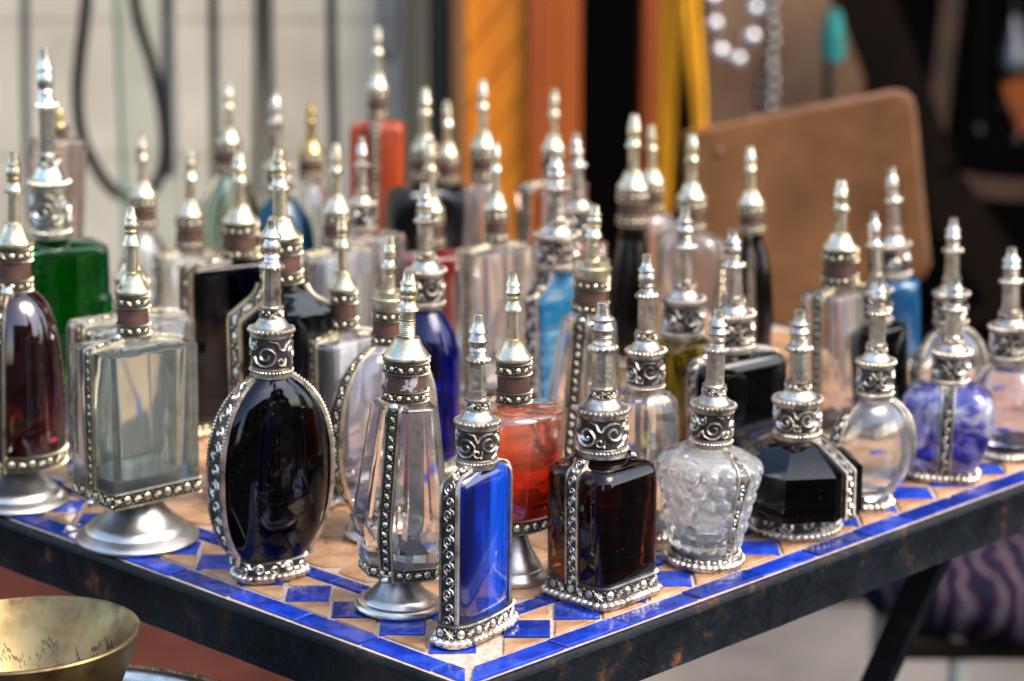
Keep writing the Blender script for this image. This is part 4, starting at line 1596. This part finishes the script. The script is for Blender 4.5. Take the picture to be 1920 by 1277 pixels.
def bowl_pt(f, an, lift):
    f *= len(inner) - 1
    i = min(int(f), len(inner) - 2)
    t = f - i
    r = inner[i][0] + (inner[i + 1][0] - inner[i][0]) * t
    z_ = inner[i][1] + (inner[i + 1][1] - inner[i][1]) * t
    dr, dz = (inner[i + 1][0] - inner[i][0]) * BR, (inner[i + 1][1] - inner[i][1]) * .062
    L = math.hypot(dr, dz)
    nr, nz = dz / L, -dr / L
    return ((r * BR + nr * lift) * cos(an), (r * BR + nr * lift) * sin(an), z_ * .062 + nz * lift)


ENG = plain("blackened_engraving", (.035, .028, .024), (.02, .016, .014), .6)
m = MB()
rnd = random.Random(4)
for f0, f1, cnt in ((.24, .46, 190), (.62, .80, 110)):
    lo = (f0 + f1) / 2
    for i in range(cnt):
        an = R(2) + R(176) * i / cnt
        # letters: a wandering stroke with gaps between words
        if (i // 9) % 3 == 2 and rnd.random() < .6:
            continue
        if rnd.random() < .18:
            lo = f0 + (f1 - f0) * rnd.random()
        lo += (f1 - f0) * rnd.uniform(-.16, .16)
        lo = min(max(lo, f0), f1)
        for q_ in range(rnd.choice((1, 1, 2))):
            f_ = lo + .045 * q_
            p = [bowl_pt(f_, an, .0002), bowl_pt(f_ + .030, an - R(.7), .0002), bowl_pt(f_ + .030, an - R(.30), .0002), bowl_pt(f_, an + R(.40), .0002)]
            b_lo = [bowl_pt(f_, an, -.0004), bowl_pt(f_ + .030, an - R(.7), -.0004), bowl_pt(f_ + .030, an - R(.30), -.0004), bowl_pt(f_, an + R(.40), -.0004)]
            m.loft([b_lo, p])
m.build("engraved_marks", ENG, bowl, 0, True)
# tray and small table that carry it
tz = bc[2] - .0625
tr = empty("round_tray", (bc[0] + .012, bc[1] - .006, tz), "dark wooden tray with an embossed silver rim under the bowl", "tray")
m = MB()
m.lathe([(.001, -.012), (.105, -.012), (.107, -.008), (.107, -.002), (.001, -.002)], 48)
m.build("tray_board", DARKWALL, tr)
m = MB()
rg = []
for j in range(72):
    a = 2 * pi * j / 72
    k2 = 1 + .006 * sin(j * 2.9) 
    rg.append([((.1055 + .008 * cos(2 * pi * q / 8) * k2) * cos(a), (.1055 + .008 * cos(2 * pi * q / 8) * k2) * sin(a), .0 + .007 * sin(2 * pi * q / 8)) for q in range(8)])
m.loft(rg + [rg[0]], False, False)
rr = ring_ribbon(.1130, .001, 72)
rr.vine(m, .0045, .0009, .0018, .011, steps=8)
rr.rope(m, .004, .0008, .0012, .003)
m.build("embossed_rim", PALE, tr, 50)
st_ = empty("side_stand", (tr.location[0], tr.location[1], 0), "dark wooden stand carrying the tray at the lower left", "stand")
m = MB()
m.lathe([(.065, tz - .030), (.068, tz - .026), (.068, tz - .0135), (.001, tz - .0135)], 32)
m.build("stand_top", DARKWALL, st_)
for k_ in range(3):
    a = R(30 + 120 * k_)
    bar((.045 * cos(a), .045 * sin(a), tz - .028), (.13 * cos(a), .13 * sin(a), 0), .010, .010, st_, "leg", DARKWALL)

# ------------------------------------------------------------------ the house across the alley, mirrored in the glass
FACADE = plain("ochre_house_render", (.20, .135, .085), (.12, .08, .05), .9, 1.2, 6, bstr=.2)
for pos_, rz_, lab_ in (((4.5, -4.6, 0), R(8), "ochre rendered house across the alley on the right, mirrored in the glass"), ((-5.9, -4.8, 0), R(-14), "ochre rendered house across the alley on the left, mirrored in the glass")):
    hs_ = empty("house", pos_, lab_, "house")
    hs_.rotation_euler = (0, 0, rz_)
    m = MB()
    hw_ = 4.2
    # wall built round its openings: piers and bands
    wx = [-4.2, -3.1, -2.3, -1.1, -.3, .9, 1.7, 2.9, 3.7, 4.2]
    m.box((0, -.2, .5), (hw_, .2, .5))
    m.box((0, -.2, 3.0), (hw_, .2, .5))
    for a_, b_2 in zip(wx[::2], wx[1::2]):
        m.box(((a_ + b_2) / 2, -.2, 1.75), ((b_2 - a_) / 2, .2, .75))
    m.build("wall", FACADE, hs_, 0)
    for a_, b_2 in zip(wx[1::2], wx[2::2]):
        f_ = MB()
        cx = (a_ + b_2) / 2
        for dx in (-.38, 0, .38):
            f_.box((cx + dx, -.12, 1.75), (.02, .03, .75))
        for dz in (-.73, 0, .73):
            f_.box((cx, -.12, 1.75 + dz), (.4, .025, .02))
        fo = f_.build("window", GREENWOOD, hs_, 0)
        p_2 = MB()
        p_2.box((cx, -.2, 1.75), (.4, .004, .75))
        p_2.build("pane", BLACKWOOD, fo, 0)
